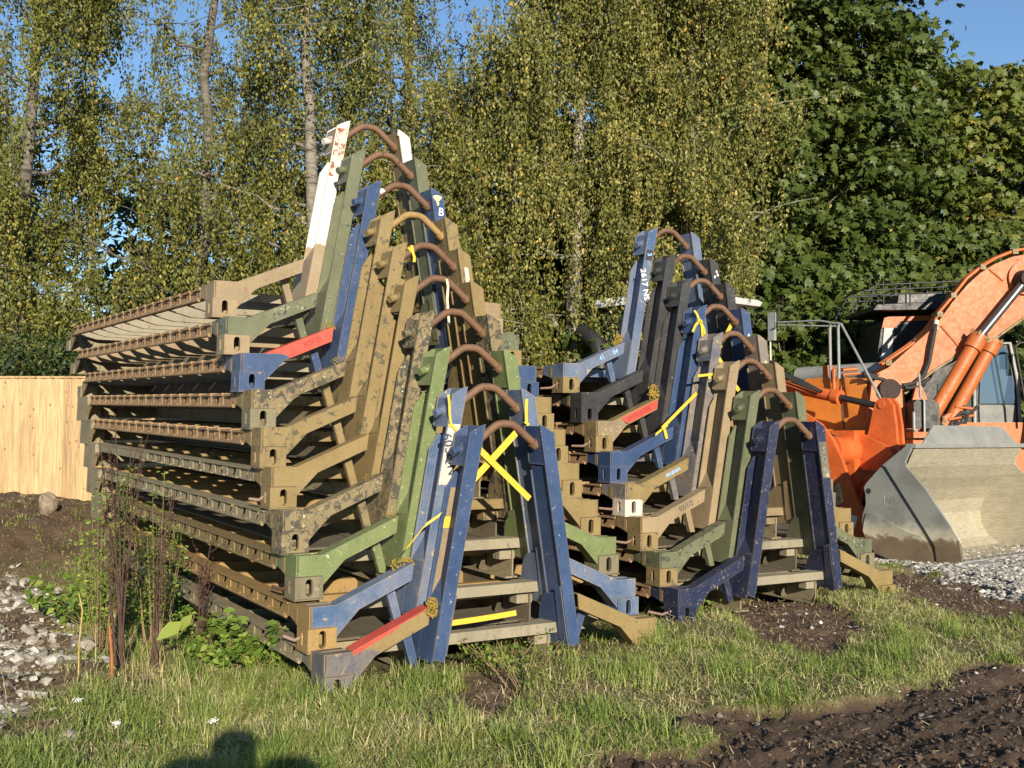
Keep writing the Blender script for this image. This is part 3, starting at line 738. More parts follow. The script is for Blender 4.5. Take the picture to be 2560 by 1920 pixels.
writing('A', .085, M_whitep, upR(2,5), (-upc(1.33), -.0375, 1.33), tilt=LEAN*.3)
writing('3', .085, M_yellowp, upR(2,4), (-upc(1.33), -.0375, 1.33), tilt=LEAN*.3)
front_plate(upL(2,8), uprect(1.28, 1.38, -1, .008), P['char'], 'black_band')
writing('3', .07, M_bluep, upL(2,8), (upc(1.335), -.0400, 1.335), tilt=math.pi/2-LEAN)
writing('2617 NS', .085, M_whitep, upL(2,8), (upc(1.05), -.0375, 1.05), tilt=math.pi/2-LEAN)
front_plate(upR(2,1), uprect(1.12, 1.42, 1, .006), paint((.10,.10,.08), (.3,.28,.2), .3), 'grey_marking_panel')
for ch, z in (('S', 1.35), ('Q', 1.27), ('N', 1.18)): writing(ch, .075, simple('faded_letter', (.20,.20,.17), .7), upR(2,1), (-upc(z), -.0400, z), tilt=LEAN)
for k, (dx_, dz_) in enumerate([(.0, 0), (.035, .02), (.02, .05)]):
    MB().prism([(.27+dx_+.012*math.cos(a), 1.42+dz_+.014*math.sin(a)) for a in [2*math.pi*j/7 for j in range(7)]], -.0385, -.0365).build('paint_splash', M_whitep, upR(2,7))
# moss
moss_patch(armL(1,8), (-.56, .03, .50), .045, 1.1, 1); moss_patch(armL(1,2), (-.60, .03, .49), .06, 1.3, 2, 90); moss_patch(upL(1,1), (-.545, -.03, .50), .07, .55, 3, 110)
moss_patch(armL(1,3), (-.58, .03, .50), .03, 1.4, 4, 40); moss_patch(armL(2,8), (-.585, .03, .515), .075, .8, 5, 130); moss_patch(armL(2,6), (-.56, .03, .54), .085, .7, 6, 150)
moss_patch(armL(1,4), (-.62, .03, .475), .03, 1.6, 8, 40); moss_patch(armL(1,7), (-.58, .03, .50), .04, 1.2, 9, 60)
# tall crates-like block on the right of the pale casting: debris stuffed in one casting
# --- straps
r11 = RACKS[(1,1)][0].matrix_basis.copy()
def racklocal(st, i):
    o = RACKS[(st, i)][0]; return Matrix.Translation(o.location) @ o.rotation_euler.to_matrix().to_4x4()
def strap(name_label, st, i, segs, w=.036, group=None, mat=M_strap, extra=None):
    M = racklocal(st, i); m = MB()
    for pts, wd in segs:
        m.ribbon([M @ Vector(p) for p in pts], w, M.to_3x3() @ Vector(wd))
    if extra:
        for pts, r_ in extra: m.tube([M @ Vector(p) for p in pts], r_, 7)
    o = m.build('ratchet_strap', mat); tag(o, name_label, 'strap', 'yellow lashing straps'); return o
def curve(p, q, sag=.0, n=8):
    p = Vector(p); q = Vector(q); return [tuple(p.lerp(q, t/n)+Vector((0, 0, -sag*4*(t/n)*(1-t/n)))) for t in range(n+1)]

DN = (0, 0, 1)
strap('yellow strap crossing the bottom blue A-frame from hook bar down to the left', 1, 1, [(curve((.082, .06, 1.545), (-.26, .10, 1.195)), (.9, 0, -1))], .045)
strap('yellow strap crossing the bottom blue A-frame down to its right post', 1, 1, [(curve((-.24, .045, 1.478), (.205, .075, 1.12)), (.85, 0, 1))], .04)
strap('slack yellow strap stretched low behind the bottom blue A-frame', 1, 1, [(curve((-.46, .07, .372), (.165, .15, .378), .004), (0, .3, 1))], .034)
strap('yellow strap slanting from the light blue arm joint up behind the bottom rack', 1, 2, [(curve((-.62, -.05, .60), (-.50, -.055, .735)), (.8, 0, .6)), (curve((-.50, -.055, .735), (-.40, -.07, .80)), (.5, 0, .8))], .036)
strap('thin yellow strap hanging down the top of the 60SQN post', 1, 2, [([(-.335, -.02, 1.545), (-.340, -.045, 1.50), (-.336, -.046, 1.42), (-.325, -.047, 1.36)], (1, 0, 0)), ([(-.325, -.047, 1.36), (-.295, -.05, 1.33), (-.270, -.05, 1.30)], (.7, 0, .7)), ([(-.345, -.047, 1.352), (-.31, -.049, 1.35)], DN)], .016)
strap('short yellow strap hanging on the right post of the light blue rack', 1, 2, [([(.243, -.04, 1.53), (.236, -.046, 1.45), (.240, -.048, 1.37)], (1, 0, 0)), ([(.225, -.05, 1.38), (.25, -.052, 1.365), (.24, -.05, 1.34)], (1, 0, .3))], .022)
strap('yellow strap knotted over the dark blue post top in the lower stack', 2, 5, [([(-.335, -.02, 1.54), (-.325, -.046, 1.50), (-.302, -.048, 1.45)], (1, 0, .2)), ([(-.302, -.050, 1.45), (-.275, -.05, 1.40), (-.262, -.05, 1.30)], (1, 0, 0)), ([(-.31, -.052, 1.445), (-.35, -.05, 1.40), (-.375, -.045, 1.345)], (.8, 0, -.5)), ([(-.29, -.052, 1.44), (-.25, -.05, 1.38), (-.225, -.04, 1.33)], (.8, 0, .5))], .024,
      extra=[([(-.33, -.055, 1.44), (-.30, -.06, 1.452), (-.275, -.055, 1.435)], .011)])
strap('broad yellow strap running diagonally behind the hook bar with the letter A post', 2, 5, [(curve((.275, .12, 1.525), (-.045, .02, 1.16)), (1, 0, -.85)), (curve((-.045, .018, 1.165), (.22, .0, .835)), (.9, 0, .6))], .04)
strap('yellow strap tied round the dark blue arm of the lower stack', 2, 5, [(curve((-.765, -.03, .43), (-.655, -.03, .50), 0, 4), (.3, 0, 1)), ([(-.665, -.015, .505), (-.652, -.02, .46), (-.632, -.02, .395)], (1, 0, .2)), (curve((-.69, -.03, .49), (-.375, -.11, .80)), (.8, 0, -.6))], .030,
      extra=[([(-.70, -.035, .478), (-.665, -.04, .50), (-.645, -.035, .515)], .014)])
strap('flat yellow band wrapped round the blue-grey post with sand dust', 2, 4, [(curve((-.49, -.040, 1.205), (-.325, -.044, 1.225), 0, 4), DN), ([(-.375, -.047, 1.225), (-.365, -.048, 1.18)], (1, 0, 0))], .022)
M7 = racklocal(1, 5)
m = MB()
for pts, w_ in (([(-.15, .03, 1.56), (-.135, .02, 1.535), (-.12, .02, 1.50), (-.122, .02, 1.44)], .018),): m.ribbon([M7 @ Vector(p) for p in [(.045, .025, 1.60), (.055, .02, 1.55), (.050, .02, 1.46), (.066, .03, 1.36), (.075, .03, 1.28)]], w_, M7.to_3x3() @ Vector((1, 0, 0)))
tag(m.build('torn_tape', M_cream), 'pale torn tape dangling from the hook bar of a plain sand rack', 'tape')
M7 = racklocal(1, 6); m = MB()
m.ribbon([M7 @ Vector(p) for p in [(-.135, .03, 1.59), (-.13, .02, 1.54), (-.115, .02, 1.50), (-.118, .02, 1.47)]], .022, M7.to_3x3() @ Vector((1, 0, 0))); m.tube([M7 @ Vector(p) for p in ((-.145, .06, 1.545), (-.12, .06, 1.562))], .030, 12)
tag(m.build('torn_tape', M_strap), 'short yellow tape stuck round the hook bar under the B post', 'tape')

# ------------------------------------------------------------------ fence
def plank_mat():
    m, nt, b = newmat('new_pine'); tc = N(nt, 'ShaderNodeTexCoord').outputs['Object']
    sp = N(nt, 'ShaderNodeSeparateXYZ'); nt.links.new(tc, sp.inputs[0])
    pid = N(nt, 'ShaderNodeMath', operation='MULTIPLY'); pid.inputs[1].default_value = 1/.125; nt.links.new(sp.outputs[0], pid.inputs[0])
    fl = N(nt, 'ShaderNodeMath', operation='FLOOR'); nt.links.new(pid.outputs[0], fl.inputs[0])
    wn_ = N(nt, 'ShaderNodeTexWhiteNoise', noise_dimensions='1D'); nt.links.new(fl.outputs[0], wn_.inputs['W'])
    off = N(nt, 'ShaderNodeVectorMath', operation='MULTIPLY_ADD'); nt.links.new(wn_.outputs['Color'], off.inputs[0]); off.inputs[1].default_value = (9, 9, 9); nt.links.new(tc, off.inputs[2])
    mp = N(nt, 'ShaderNodeMapping'); mp.inputs['Scale'].default_value = (26, 26, 1.6); nt.links.new(off.outputs[0], mp.inputs[0])
    g = noise(nt, mp.outputs[0], 1, 6, .6, 1.2)
    base = ramp(nt, [(0, (.36,.235,.10)), (.5, (.43,.29,.135)), (1, (.28,.17,.065))]); nt.links.new(wn_.outputs['Value'], base.inputs[0])
    gr = ramp(nt, [(.35, G1(.62)), (.6, G1(1.1))]); nt.links.new(g, gr.inputs[0])
    c = mixc(nt, 1, base.outputs[0], gr.outputs[0], 'MULTIPLY')
    mp2 = N(nt, 'ShaderNodeMapping'); mp2.inputs['Scale'].default_value = (9, 1, 6); nt.links.new(off.outputs[0], mp2.inputs[0])
    vo = N(nt, 'ShaderNodeTexVoronoi'); vo.inputs['Scale'].default_value = 1.0; vo.inputs['Randomness'].default_value = 1; nt.links.new(mp2.outputs[0], vo.inputs['Vector'])
    kr = ramp(nt, [(.08, G1(1)), (.17, G1(0))]); nt.links.new(vo.outputs['Distance'], kr.inputs[0])
    c = mixc(nt, kr.outputs[0], c, (.20,.085,.03)); nt.links.new(c, b.inputs['Base Color'])
    b.inputs['Roughness'].default_value = .65; bump(nt, g, b, .2, .003); return m
M_pine = plank_mat()
fx0, fx1, fy = -11.0, 1.5, 15.0
fr = empty('wooden_fence', (fx0, fy, 0), (0, 0, R(1.2)))
tag(fr, 'new pine board fence standing behind the rubble heap and tall stack', 'fence')
mb = MB(); x = 0.0; L = fx1-fx0
while x < L:
    j = RNG.uniform(-.006, .006)
    mb.hexa([(x, -.032, .2), (x+.137, .004, .2), (x+.137, .014, .2), (x, .006, .2)], [(x, -.032, 2.40+j), (x+.137, .004, 2.40+j), (x+.137, .014, 2.40+j), (x, .006, 2.40+j)]); x += .125
mb.build('board_panel', M_pine, fr)
MB().box(-.02, L, -.045, .035, 2.402, 2.428).build('capping_rail', M_pine, fr)
for z in (.6, 1.4, 2.1): MB().box(0, L, .02, .06, z, z+.08).build('back_rail', M_pine, fr)
for k in range(6): MB().box(k*2.4+.3, k*2.4+.4, .06, .16, 0, 2.35).build('post', M_pine, fr)

# ------------------------------------------------------------------ wheel loader
def loader():
    f = Vector((.6307, -.7760, 0)); ang = math.atan2(f.y, f.x)      # local +X = forward, +Y = loader's own left... (image left/near side)
    root = empty('wheel_loader', (5.04+.776*1.35, 12.1+.6307*1.35, .1), (0, 0, ang))
    tag(root, 'orange wheel loader with wide grey bucket facing right, parked behind the lower stack', 'loader')
    # in this frame near side is y = -s (computed below)
    S = -1.0                                                        # near side is -Y for this heading
    def Y(s): return S*s
    def pr(poly, s0, s1): m = MB(); m.prism(poly, Y(s0), Y(s1)); return m
    O, O2, OY = P['orange'], P['orange2'], P['orangeY']
    # bucket
    shell = [(-.50,1.34),(-.56,1.22),(-.62,1.10),(-.74,.95),(-.90,.80),(-1.03,.64),(-1.10,.46),(-1.08,.28),(-.98,.12),(-.84,.03),(-.70,.012),(.06,.0)]
    bm_ = MB(); n = len(shell)
    inn = shell; out = [(x-.03 if i < 9 else x, z-.0-(.025 if i >= 8 else 0)) for i, (x, z) in enumerate(shell)]
    vs = [(x, Y(1.33), z) for x, z in inn]+[(x, Y(-1.33), z) for x, z in inn]+[(x, Y(1.33), z) for x, z in out]+[(x, Y(-1.33), z) for x, z in out]
    fs = [(i, i+1, n+i+1, n+i) for i in range(n-1)]+[(2*n+i, 3*n+i, 3*n+i+1, 2*n+i+1) for i in range(n-1)]
    bm_.add(vs, fs, False)
    bucket = bm_.build('bucket', M_scour, root)
    side = [(-.50,1.36),(-.56,1.36),(-.92,1.11),(-1.13,.90),(-1.17,.84),(-1.15,.76),(-1.145,.64),(-1.19,.52),(-1.205,.42),(-1.19,.31),(-1.12,.17),(-1.0,.06),(-.84,-.01),(-.24,-.012),(.05,.0),(.06,.10),(.03,.30),(-.12,.50),(-.33,.80),(-.60,1.09),(-.615,1.16)]
    for s in (1.36, -1.33): pr(side[::-1], s, s-.03).build('side_plate', M_mudgrey if s > 0 else M_scour, bucket)
    # thick cheek plate and welded edge plate on the near side
    pr([(-.50,1.365),(-.56,1.365),(-.90,1.115),(-.86,1.10),(-.34,.34),(-.25,.20),(-.225,-.02),(.055,-.01),(.065,.10),(.035,.31),(-.12,.52),(-.33,.82),(-.585,1.10),(-.60,1.17)][::-1], 1.385, 1.36).build('cheek_plate', M_mudgrey, bucket)
    pr([(-1.16,.46),(-1.13,.53),(-1.05,.53),(-.60,.34),(-.42,.30),(-.30,.15),(-.27,.0),(-.80,-.012),(-1.02,.055),(-1.13,.18),(-1.185,.32)][::-1], 1.376, 1.36).build('wear_plate', M_mudgrey, bucket)
    MB().tube([(-1.105, Y(1.364), .80), (-1.105, Y(1.352), .80)], .034, 16).build('side_hole', M_rubber, bucket)
    m = MB(); m.box(-.10, .20, -1.36, 1.36, -.012, .012); m.box(-.14, -.02, -1.36, 1.36, .012, .026)
    m.build('cutting_edge', P['steel'], bucket)
    for k in range(16):
        y = -1.25+k*.165; MB().tube([(-.05, y, .026), (-.05, y, .042)], .018, 8).build('edge_bolt', P['deck'], bucket)
    m = MB(); m.prism([(-.475,1.325),(-.475,1.375),(-.60,1.375),(-.60,1.345),(-.505,1.325)], -1.36, 1.36); m.build('top_lip', P['bgrey'], bucket)
    m = MB()
    m.add([(-.56, Y(1.05), 1.375), (-.66, Y(.62), 1.60), (-.66, Y(-1.1), 1.60), (-.56, Y(-1.3), 1.375), (-.58, Y(1.05), 1.375), (-.68, Y(.62), 1.60), (-.68, Y(-1.1), 1.60), (-.58, Y(-1.3), 1.375)], [(0,1,2,3),(7,6,5,4),(0,4,5,1),(1,5,6,2),(2,6,7,3)])
    m.build('spill_guard', P['bgrey'], bucket)
    writing_side = text_mesh('AFB', .10); Mx = Matrix.Translation((-.80, Y(1.3625), .70)) @ Matrix.Rotation(math.pi/2, 4, 'X')
    writing_side.transform(Mx); writing_side.materials.clear(); writing_side.materials.append(P['steel']); link(bpy.data.objects.new('embossed_writing', writing_side), bucket)
    m = MB(); pts = [(-.90,.76),(-.90,.64),(-.79,.60),(-.68,.66),(-.68,.69)]
    m.tube([(x, Y(1.362), z) for x, z in pts], .004, 6); m.build('embossed_shield', P['steel'], bucket)
    # lift arms
    arm = [(-4.6,2.30),(-3.9,2.32),(-3.2,2.18),(-2.5,1.82),(-2.2,1.64),(-2.02,1.43),(-1.88,1.16),(-1.74,.78),(-1.58,.50),(-1.50,.30),(-1.42,.14),(-1.55,.08),(-1.80,.14),(-2.02,.50),(-2.22,.88),(-2.50,1.25),(-2.9,1.50),(-3.5,1.78),(-4.6,1.90)]
    for s in (.75, -.70): pr(arm[::-1], s, s-.06).build('lift_arm', O, root)
    MB().tube([(-2.10, Y(.69), 1.28), (-2.10, Y(-.69), 1.28)], .19, 24).build('cross_tube', O, root)
    m = pr([(-2.15,1.55),(-1.95,1.52),(-1.55,1.34),(-1.47,1.22),(-1.52,1.08),(-1.70,1.02),(-2.1,1.02)][::-1], .22, .16); m.build('lever_bracket', O, root)
    m = pr([(-2.15,1.55),(-1.95,1.52),(-1.55,1.34),(-1.47,1.22),(-1.52,1.08),(-1.70,1.02),(-2.1,1.02)][::-1], -.02, -.08); m.build('lever_bracket', O, root)
    lever = [(-1.78,1.86),(-1.74,1.95),(-1.66,1.99),(-1.57,1.97),(-1.50,1.88),(-1.46,1.60),(-1.44,1.25),(-1.46,.92),(-1.52,.84),(-1.60,.86),(-1.66,.98),(-1.70,1.15),(-1.93,1.36),(-1.86,1.55)]
    for s in (.14, -.0): pr(lever[::-1], s, s-.055).build('bucket_lever', O, root)
    for (x, z, s, r) in ((-1.66,1.89,.155,.05), (-1.56,1.16,.24,.06), (-1.56,.92,.155,.045)): MB().tube([(x, Y(s), z), (x, Y(s-.36), z)], r, 16).build('pin', O, root)
    # bucket links and black hose loop
    m = MB(); m.tube([(-1.56, Y(.04), .92), (-1.15, Y(.04), .72)], .05, 10); m.build('bucket_link', O, root)
    m = pr([(-1.75,.95),(-1.35,.85),(-1.10,.62),(-1.10,.45),(-1.60,.42),(-1.85,.62)][::-1], .42, -.42); m.build('quick_hitch', P['orange'], root)
    hp = [(-1.62,.42),(-1.63,.62),(-1.60,.80),(-1.50,.94),(-1.36,1.0),(-1.22,.98),(-1.10,.92),(-1.0,.86)]
    MB().tube([(x, Y(.62-.0*i), z) for i, (x, z) in enumerate(hp)], [.036 if i % 2 else .042 for i in range(8)], 10).build('bucket_hose', M_rubber, root)
    # tilt cylinder
    MB().tube([(-4.2, Y(.08), 2.42), (-2.42, Y(.08), 2.03)], .085, 18).build('tilt_cylinder', O, root)
    MB().tube([(-2.44, Y(.08), 2.035), (-2.33, Y(.08), 2.01)], .105, 18).build('cylinder_collar', O, root)
    MB().tube([(-2.33, Y(.08), 2.01), (-1.78, Y(.08), 1.885)], .045, 14).build('cylinder_rod', P['blk'], root)
    for s in (.42, -.42):
        MB().tube([(-3.3, Y(s), 2.0), (-2.2, Y(s), 1.42)], .055, 12).build('lift_cylinder', P['orange2'] if s < 0 else P['blk'], root)
    for k in range(4):
        o = k*.035; MB().tube([(-4.0, Y(.2+o), 2.40), (-3.6, Y(.22+o), 2.52+o), (-3.3, Y(.2+o), 2.44), (-2.9, Y(.2+o), 2.28-o*.5), (-2.55, Y(.18+o), 2.10)], .014, 7).build('hydraulic_hose', M_rubber, root)
    for k in range(3):
        a = [(-3.35+.18*math.cos(t), Y(.3), 2.38+.12*math.sin(t)+.03*k) for t in [math.pi*j/7 for j in range(8)]]; MB().tube(a, .018, 7).build('hydraulic_hose', M_rubber, root)
    # front frame, fenders, lamps
    m = MB(); m.box(-4.2, -1.95, -.35, .35, .62, 1.55); m.build('front_frame', O, root)
    body = [(-3.28,1.55),(-3.28,2.26),(-3.18,2.33),(-2.62,2.33),(-2.30,2.29),(-2.22,2.22),(-2.12,1.85),(-2.10,1.55)]
    m = pr(body[::-1], -.36, -1.12); m.build('fender_box', OY, root)
    m = pr([(x-.0, z) for x, z in [(-2.585,1.56),(-2.63,2.334),(-2.60,2.334),(-2.555,1.56)]][::-1], -.355, -1.125); m.build('panel_seam', P['deck'], root)
    m = pr([(-3.3,1.35),(-3.3,1.58),(-2.0,1.58),(-1.9,1.35)][::-1], -.3, -1.2); m.build('fender', OY, root)
    m = pr([(-3.3,1.35),(-3.3,1.55),(-2.6,1.60),(-2.3,1.50),(-2.2,1.35)][::-1], 1.2, .80); m.build('fender', OY, root)
    hl = MB(); hl.box(-2.62, -2.47, Y(-.50)-.0, Y(-.50)+.22, 2.06, 2.26) ; h = hl.build('headlight', P['blk'], root)
    MB().box(-2.47, -2.455, Y(-.50)+.015, Y(-.50)+.205, 2.075, 2.245).build('lens', M_lamp, h)
    MB().box(-2.62, -2.47, Y(-.50)-.004, Y(-.50)-.0, 2.08, 2.24).build('lens', M_lamp, h)
    MB().tube([(-2.98, Y(-.6), 2.32), (-2.98, Y(-.6), 2.52)], .08, 14).build('filler_stub', O2, root)
    # grey tank
    MB().tube([(-4.0, Y(-1.3), 2.44), (-2.30, Y(-1.3), 2.44)], .14, 20).build('grey_tank', P['steel'], root)
    # mirror frames
    for dx_, yy in ((0, -.3), (.14, -.3)): MB().tube([(-2.74+dx_, Y(yy), 2.30), (-2.74+dx_, Y(yy), 3.02), (-2.72+dx_, Y(yy), 3.08)], .022, 8).build('mirror_post', P['steel'], root)
    MB().tube([(-2.60, Y(-.3), 3.05), (-3.66, Y(-.3), 3.16)], .014, 6).build('mirror_arm', P['steel'], root)
    MB().tube([(-2.62, Y(-.3), 3.09), (-2.9, Y(-.3), 3.16), (-3.66, Y(-.3), 3.20)], .014, 6).build('mirror_arm', P['steel'], root)
    MB().tube([(-2.62, Y(-.3), 3.10), (-2.55, Y(-.3), 3.08), (-1.76, Y(-.0), 1.98)], .018, 8).build('stay_rod', P['steel'], root)
    MB().tube([(-3.79, Y(-.3), 2.58), (-3.79, Y(-.3), 3.20)], .014, 6).build('mirror_rod', P['pale'], root)
    m = MB(); m.box(-3.81, -3.70, Y(-.3)-.03, Y(-.3)+.03, 2.93, 3.36); m.build('mirror', P['steel'], root)
    MB().tube([(-3.72, Y(-.25), 3.1), (-3.62, Y(-.25), 3.12), (-3.62, Y(-.25), 3.40), (-4.05, Y(-.25), 3.40), (-4.08, Y(-.25), 3.15)], .010, 6).build('mirror_hoop', P['blk'], root)
    # cab
    MB().box(-6.9, -4.2, -.95, .95, 1.0, 1.95).build('rear_body', OY, root)
    fr_ = [(-4.82,1.95),(-4.72,2.5),(-4.82,3.05),(-5.05,3.50),(-6.2,3.50),(-6.3,1.95)]
    m = MB()
    for s in (.78, -.78):
        for (a, b_) in zip(fr_, fr_[1:]): m.tube([(a[0], s, a[1]), (b_[0], s, b_[1])], .035, 8)
    cab = m.build('cab_frame', P['blk'], root)
    m = pr([(x+.02 if i < 3 else x, z) for i, (x, z) in enumerate(fr_)][::-1], .76, -.76); m.build('glazing', M_glass, cab)
    m = MB(); m.prism([(-4.40,3.56),(-4.35,3.62),(-4.45,3.67),(-4.85,3.66),(-5.2,3.74),(-6.4,3.72),(-6.45,3.60),(-5.3,3.58),(-4.85,3.55)][::-1], -.85, .85); m.build('white_roof', M_roofw, root)
    for s in (.7, -.7): MB().tube([(-4.63, s, 3.55), (-4.59, s, 3.48), (-4.65, s, 3.46)], .05, 12).build('work_lamp', P['blk'], root)
    me = text_mesh('ycor', .19); me.transform(Matrix.Translation((-4.94, Y(-.30), 3.38)) @ Matrix.Rotation(math.pi/2, 4, 'Z') @ Matrix.Rotation(math.pi/2-.42, 4, 'X')); me.materials.clear(); me.materials.append(M_bluep)
    link(bpy.data.objects.new('windscreen_writing', me), root)
    # air intake elbow, seen above the deck of the lower stack
    MB().tube([(-6.20, Y(1.0), 1.9), (-6.14, Y(1.0), 2.75), (-6.22, Y(1.0), 2.98), (-6.52, Y(1.0), 3.18), (-6.60, Y(1.0), 3.2)], [.12, .12, .14, .13, .12], 16).build('exhaust_elbow', P['blk'], root)
    # wheels
    for (x, s) in ((-2.75, -1.0), (-2.75, 1.0), (-5.9, 1.0), (-5.9, -1.0)):
        m = MB(); m.tube([(x, Y(s)-.26, .70), (x, Y(s)-.22, .70), (x, Y(s)+.22, .70), (x, Y(s)+.26, .70)], [.62, .74, .74, .62], 36); 
        for k in range(24):
            a = 2*math.pi*k/24
            for sg in (-1, 1):
                p0 = Vector((x+.76*math.cos(a), Y(s)+sg*.01, .70+.76*math.sin(a))); p1 = Vector((x+.74*math.cos(a+.16), Y(s)+sg*.25, .70+.74*math.sin(a+.16)))
                m.tube([p0, p1], .032, 5)
        w = m.build('wheel', M_tyre, root)
        MB().tube([(x, Y(s)-.27, .70), (x, Y(s)+.27, .70)], .34, 24).build('rim', OY, w)
    # stickers
    m = MB(); m.prism([(-2.02,.80),(-1.92,.86),(-1.86,.62),(-1.96,.56)], Y(.751), Y(.7525)); st_ = m.build('warning_sticker', simple('sticker_yellow', (.55,.42,.20), .5), root)
    m = MB(); m.tube([(-1.975, Y(.753), .76), (-1.93, Y(.753), .80), (-1.915, Y(.753), .735), (-1.975, Y(.753), .76)], .004, 5); m.tube([(-1.945, Y(.753), .68), (-1.90, Y(.753), .64)], .004, 5); m.tube([(-1.93, Y(.753), .69), (-1.92, Y(.753), .62)], .004, 5); m.build('sticker_symbol', M_dkp, st_)
    m = MB(); m.prism([(-1.86,.33),(-1.83,.48),(-1.72,.30)], Y(.751), Y(.7525)); rf = m.build('reflector', simple('reflector_red', (.55,.03,.02), .3), root)
    m = MB(); m.prism([(-1.83,.48),(-1.66,.43),(-1.70,.28),(-1.72,.30)], Y(.751), Y(.7525)); m.build('reflector_white_half', M_roofw, rf)
    return root
loader()

# ------------------------------------------------------------------ excavators
def excavator_a():
    root = empty('excavator', (6.2, 15.6, .1), (0, 0, 0))
    tag(root, 'weathered orange excavator with a big curved boom rising to the right', 'excavator')
    ox, oy, oz = 6.2, 15.6, .1
    def W(x, y, z): return (x-ox, y-oy, z-oz)
    def prW(poly, y0, y1): m = MB(); m.prism([(x-ox, z-oz) for x, z in poly][::-1], y0-oy, y1-oy); return m
    O2, OY = P['orange2'], P['orangeY']
    boom = [(5.02,2.20),(5.04,2.38),(5.15,2.47),(5.27,2.53),(5.60,2.82),(5.95,3.12),(6.20,3.46),(6.41,3.70),(6.60,3.87),(6.81,4.0),(7.05,4.10),(7.40,4.17),(8.1,4.12),(9.6,3.75),(9.55,3.35),(8.3,3.60),(7.75,3.52),(7.27,3.30),(6.8,2.97),(6.31,2.75),(5.9,2.50),(5.49,2.18),(5.36,2.13),(5.15,2.12)]
    prW(boom, 14.85, 15.30).build('boom', O2, root)
    # bottom flange lip
    m = MB(); lo = [(5.49,2.18),(5.9,2.50),(6.31,2.75),(6.8,2.97),(7.27,3.30),(7.75,3.52),(8.3,3.60)]
    m.ribbon([W(x, 15.07, z-.01) for x, z in lo], .52, (0,1,0), .03); m.build('boom_flange', P['tan2'], root)
    # weld ribs on the side
    for p, q in (((6.02,3.13),(6.30,2.80)), ((6.72,3.93),(6.92,3.76))): MB().tube([W(p[0], 14.845, p[1]), W(q[0], 14.845, q[1])], .014, 6).build('weld_rib', O2, root)
    # pivot bosses
    MB().tube([W(5.22, 14.62, 2.22), W(5.22, 15.5, 2.22)], .145, 20).build('boom_foot_pin', M_greasy, root)
    prW([(4.92,1.7),(5.0,2.30),(5.12,2.44),(5.30,2.44),(5.42,2.30),(5.50,1.7)], 14.72, 14.80).build('foot_bracket', O2, root)
    prW([(5.45,1.7),(5.62,2.32),(5.66,2.34),(5.85,1.85),(5.85,1.7)], 14.70, 14.78).build('foot_bracket', O2, root)
    MB().tube([W(7.17, 14.58, 3.76), W(7.17, 14.86, 3.76)], [.12, .15], 20).build('cylinder_pin', M_greasy, root)
    MB().tube([W(7.22, 14.80, 3.80), W(7.22, 14.86, 3.80)], .24, 28).build('pin_boss', O2, root)
    # lift cylinders
    def cyl(b, j, t, y):
        MB().tube([W(b[0], y, b[1]), W(j[0], y, j[1])], .098, 20).build('lift_cylinder', O2, root)
        d = (Vector(j)-Vector(b)).normalized()
        c = MB(); c.tube([W(j[0]-d.x*.16, y, j[1]-d.y*.16), W(j[0]+d.x*.06, y, j[1]+d.y*.06)], .122, 20); g = c.build('cylinder_collar', O2, root)
        for a in range(6): 
            t_ = a*math.pi/3; n_ = Vector((-d.y, d.x)); p = Vector(j)+d*.02+n_*.12*math.cos(t_); MB().tube([W(p.x, y+.12*math.sin(t_), p.y), W(p.x+d.x*.07, y+.12*math.sin(t_), p.y+d.y*.07)], .02, 6).build('bolt', P['tan2'], g)
        MB().tube([W(j[0], y, j[1]), W(t[0], y, t[1])], .055, 16).build('cylinder_rod', M_chrome, root)
        MB().tube([W(b[0]-.0, y-.08, b[1]), W(b[0], y+.08, b[1])], .13, 16).build('cylinder_eye', O2, root)
        MB().tube([W(b[0]+.2-.11*d.y, y-.06, b[1]+.3), W(j[0]-.25+.14*d.y, y-.06, j[1]-.32)], .016, 8).build('cylinder_pipe', O2, root)
    cyl((5.75,1.76), (6.46,2.92), (7.13,3.72), 14.66); cyl((6.36,1.78), (7.02,2.93), (7.45,3.72), 15.45)
    # pipes over the boom and hoses
    for dy, dz in ((0, .045), (.10, .06)):
        pts = [(5.18,2.55),(5.28,2.63),(5.60,2.86)]; MB().tube([W(x+.02*k, 14.83+dy, z+dz*.6) for k, (x, z) in enumerate(pts)], .022, 8).build('boom_pipe', O2, root)
        pts = [(5.93,3.16),(6.00,3.30),(6.20,3.53),(6.40,3.78),(6.60,3.94),(6.82,4.07),(7.10,4.18),(7.5,4.22)]
        MB().tube([W(x, 14.83+dy, z+dz*.3) for x, z in pts], .024, 8).build('boom_pipe', O2, root)
    for x, z in ((5.27,2.60), (6.0,3.28), (6.20,3.55), (6.62,3.95), (7.08,4.17)): MB().box(x-ox-.04, x-ox+.04, 14.79-oy, 15.0-oy, z-oz-.035, z-oz+.035).build('pipe_clamp', P['tan2'], root)
    h1 = [(5.93,3.14),(5.90,3.02),(5.86,2.85),(5.82,2.62),(5.74,2.42),(5.60,2.31),(5.45,2.28),(5.30,2.31),(5.10,2.40),(4.9,2.44)]
    MB().tube([W(x, 14.76, z) for x, z in h1], [.02]+[.032 if i % 2 else .028 for i in range(9)], 10).build('hydraulic_hose', M_rubber, root)
    MB().tube([W(x+.06, 14.72, z-.04) for x, z in h1[4:]], .026, 8).build('hydraulic_hose', M_rubber, root)
    MB().tube([W(5.95, 14.80, 3.2), W(5.93, 14.80, 3.06)], .034, 10).build('hose_coupling', P['pale'], root)
    # small hoses around the swivel
    rg = random.Random(4)
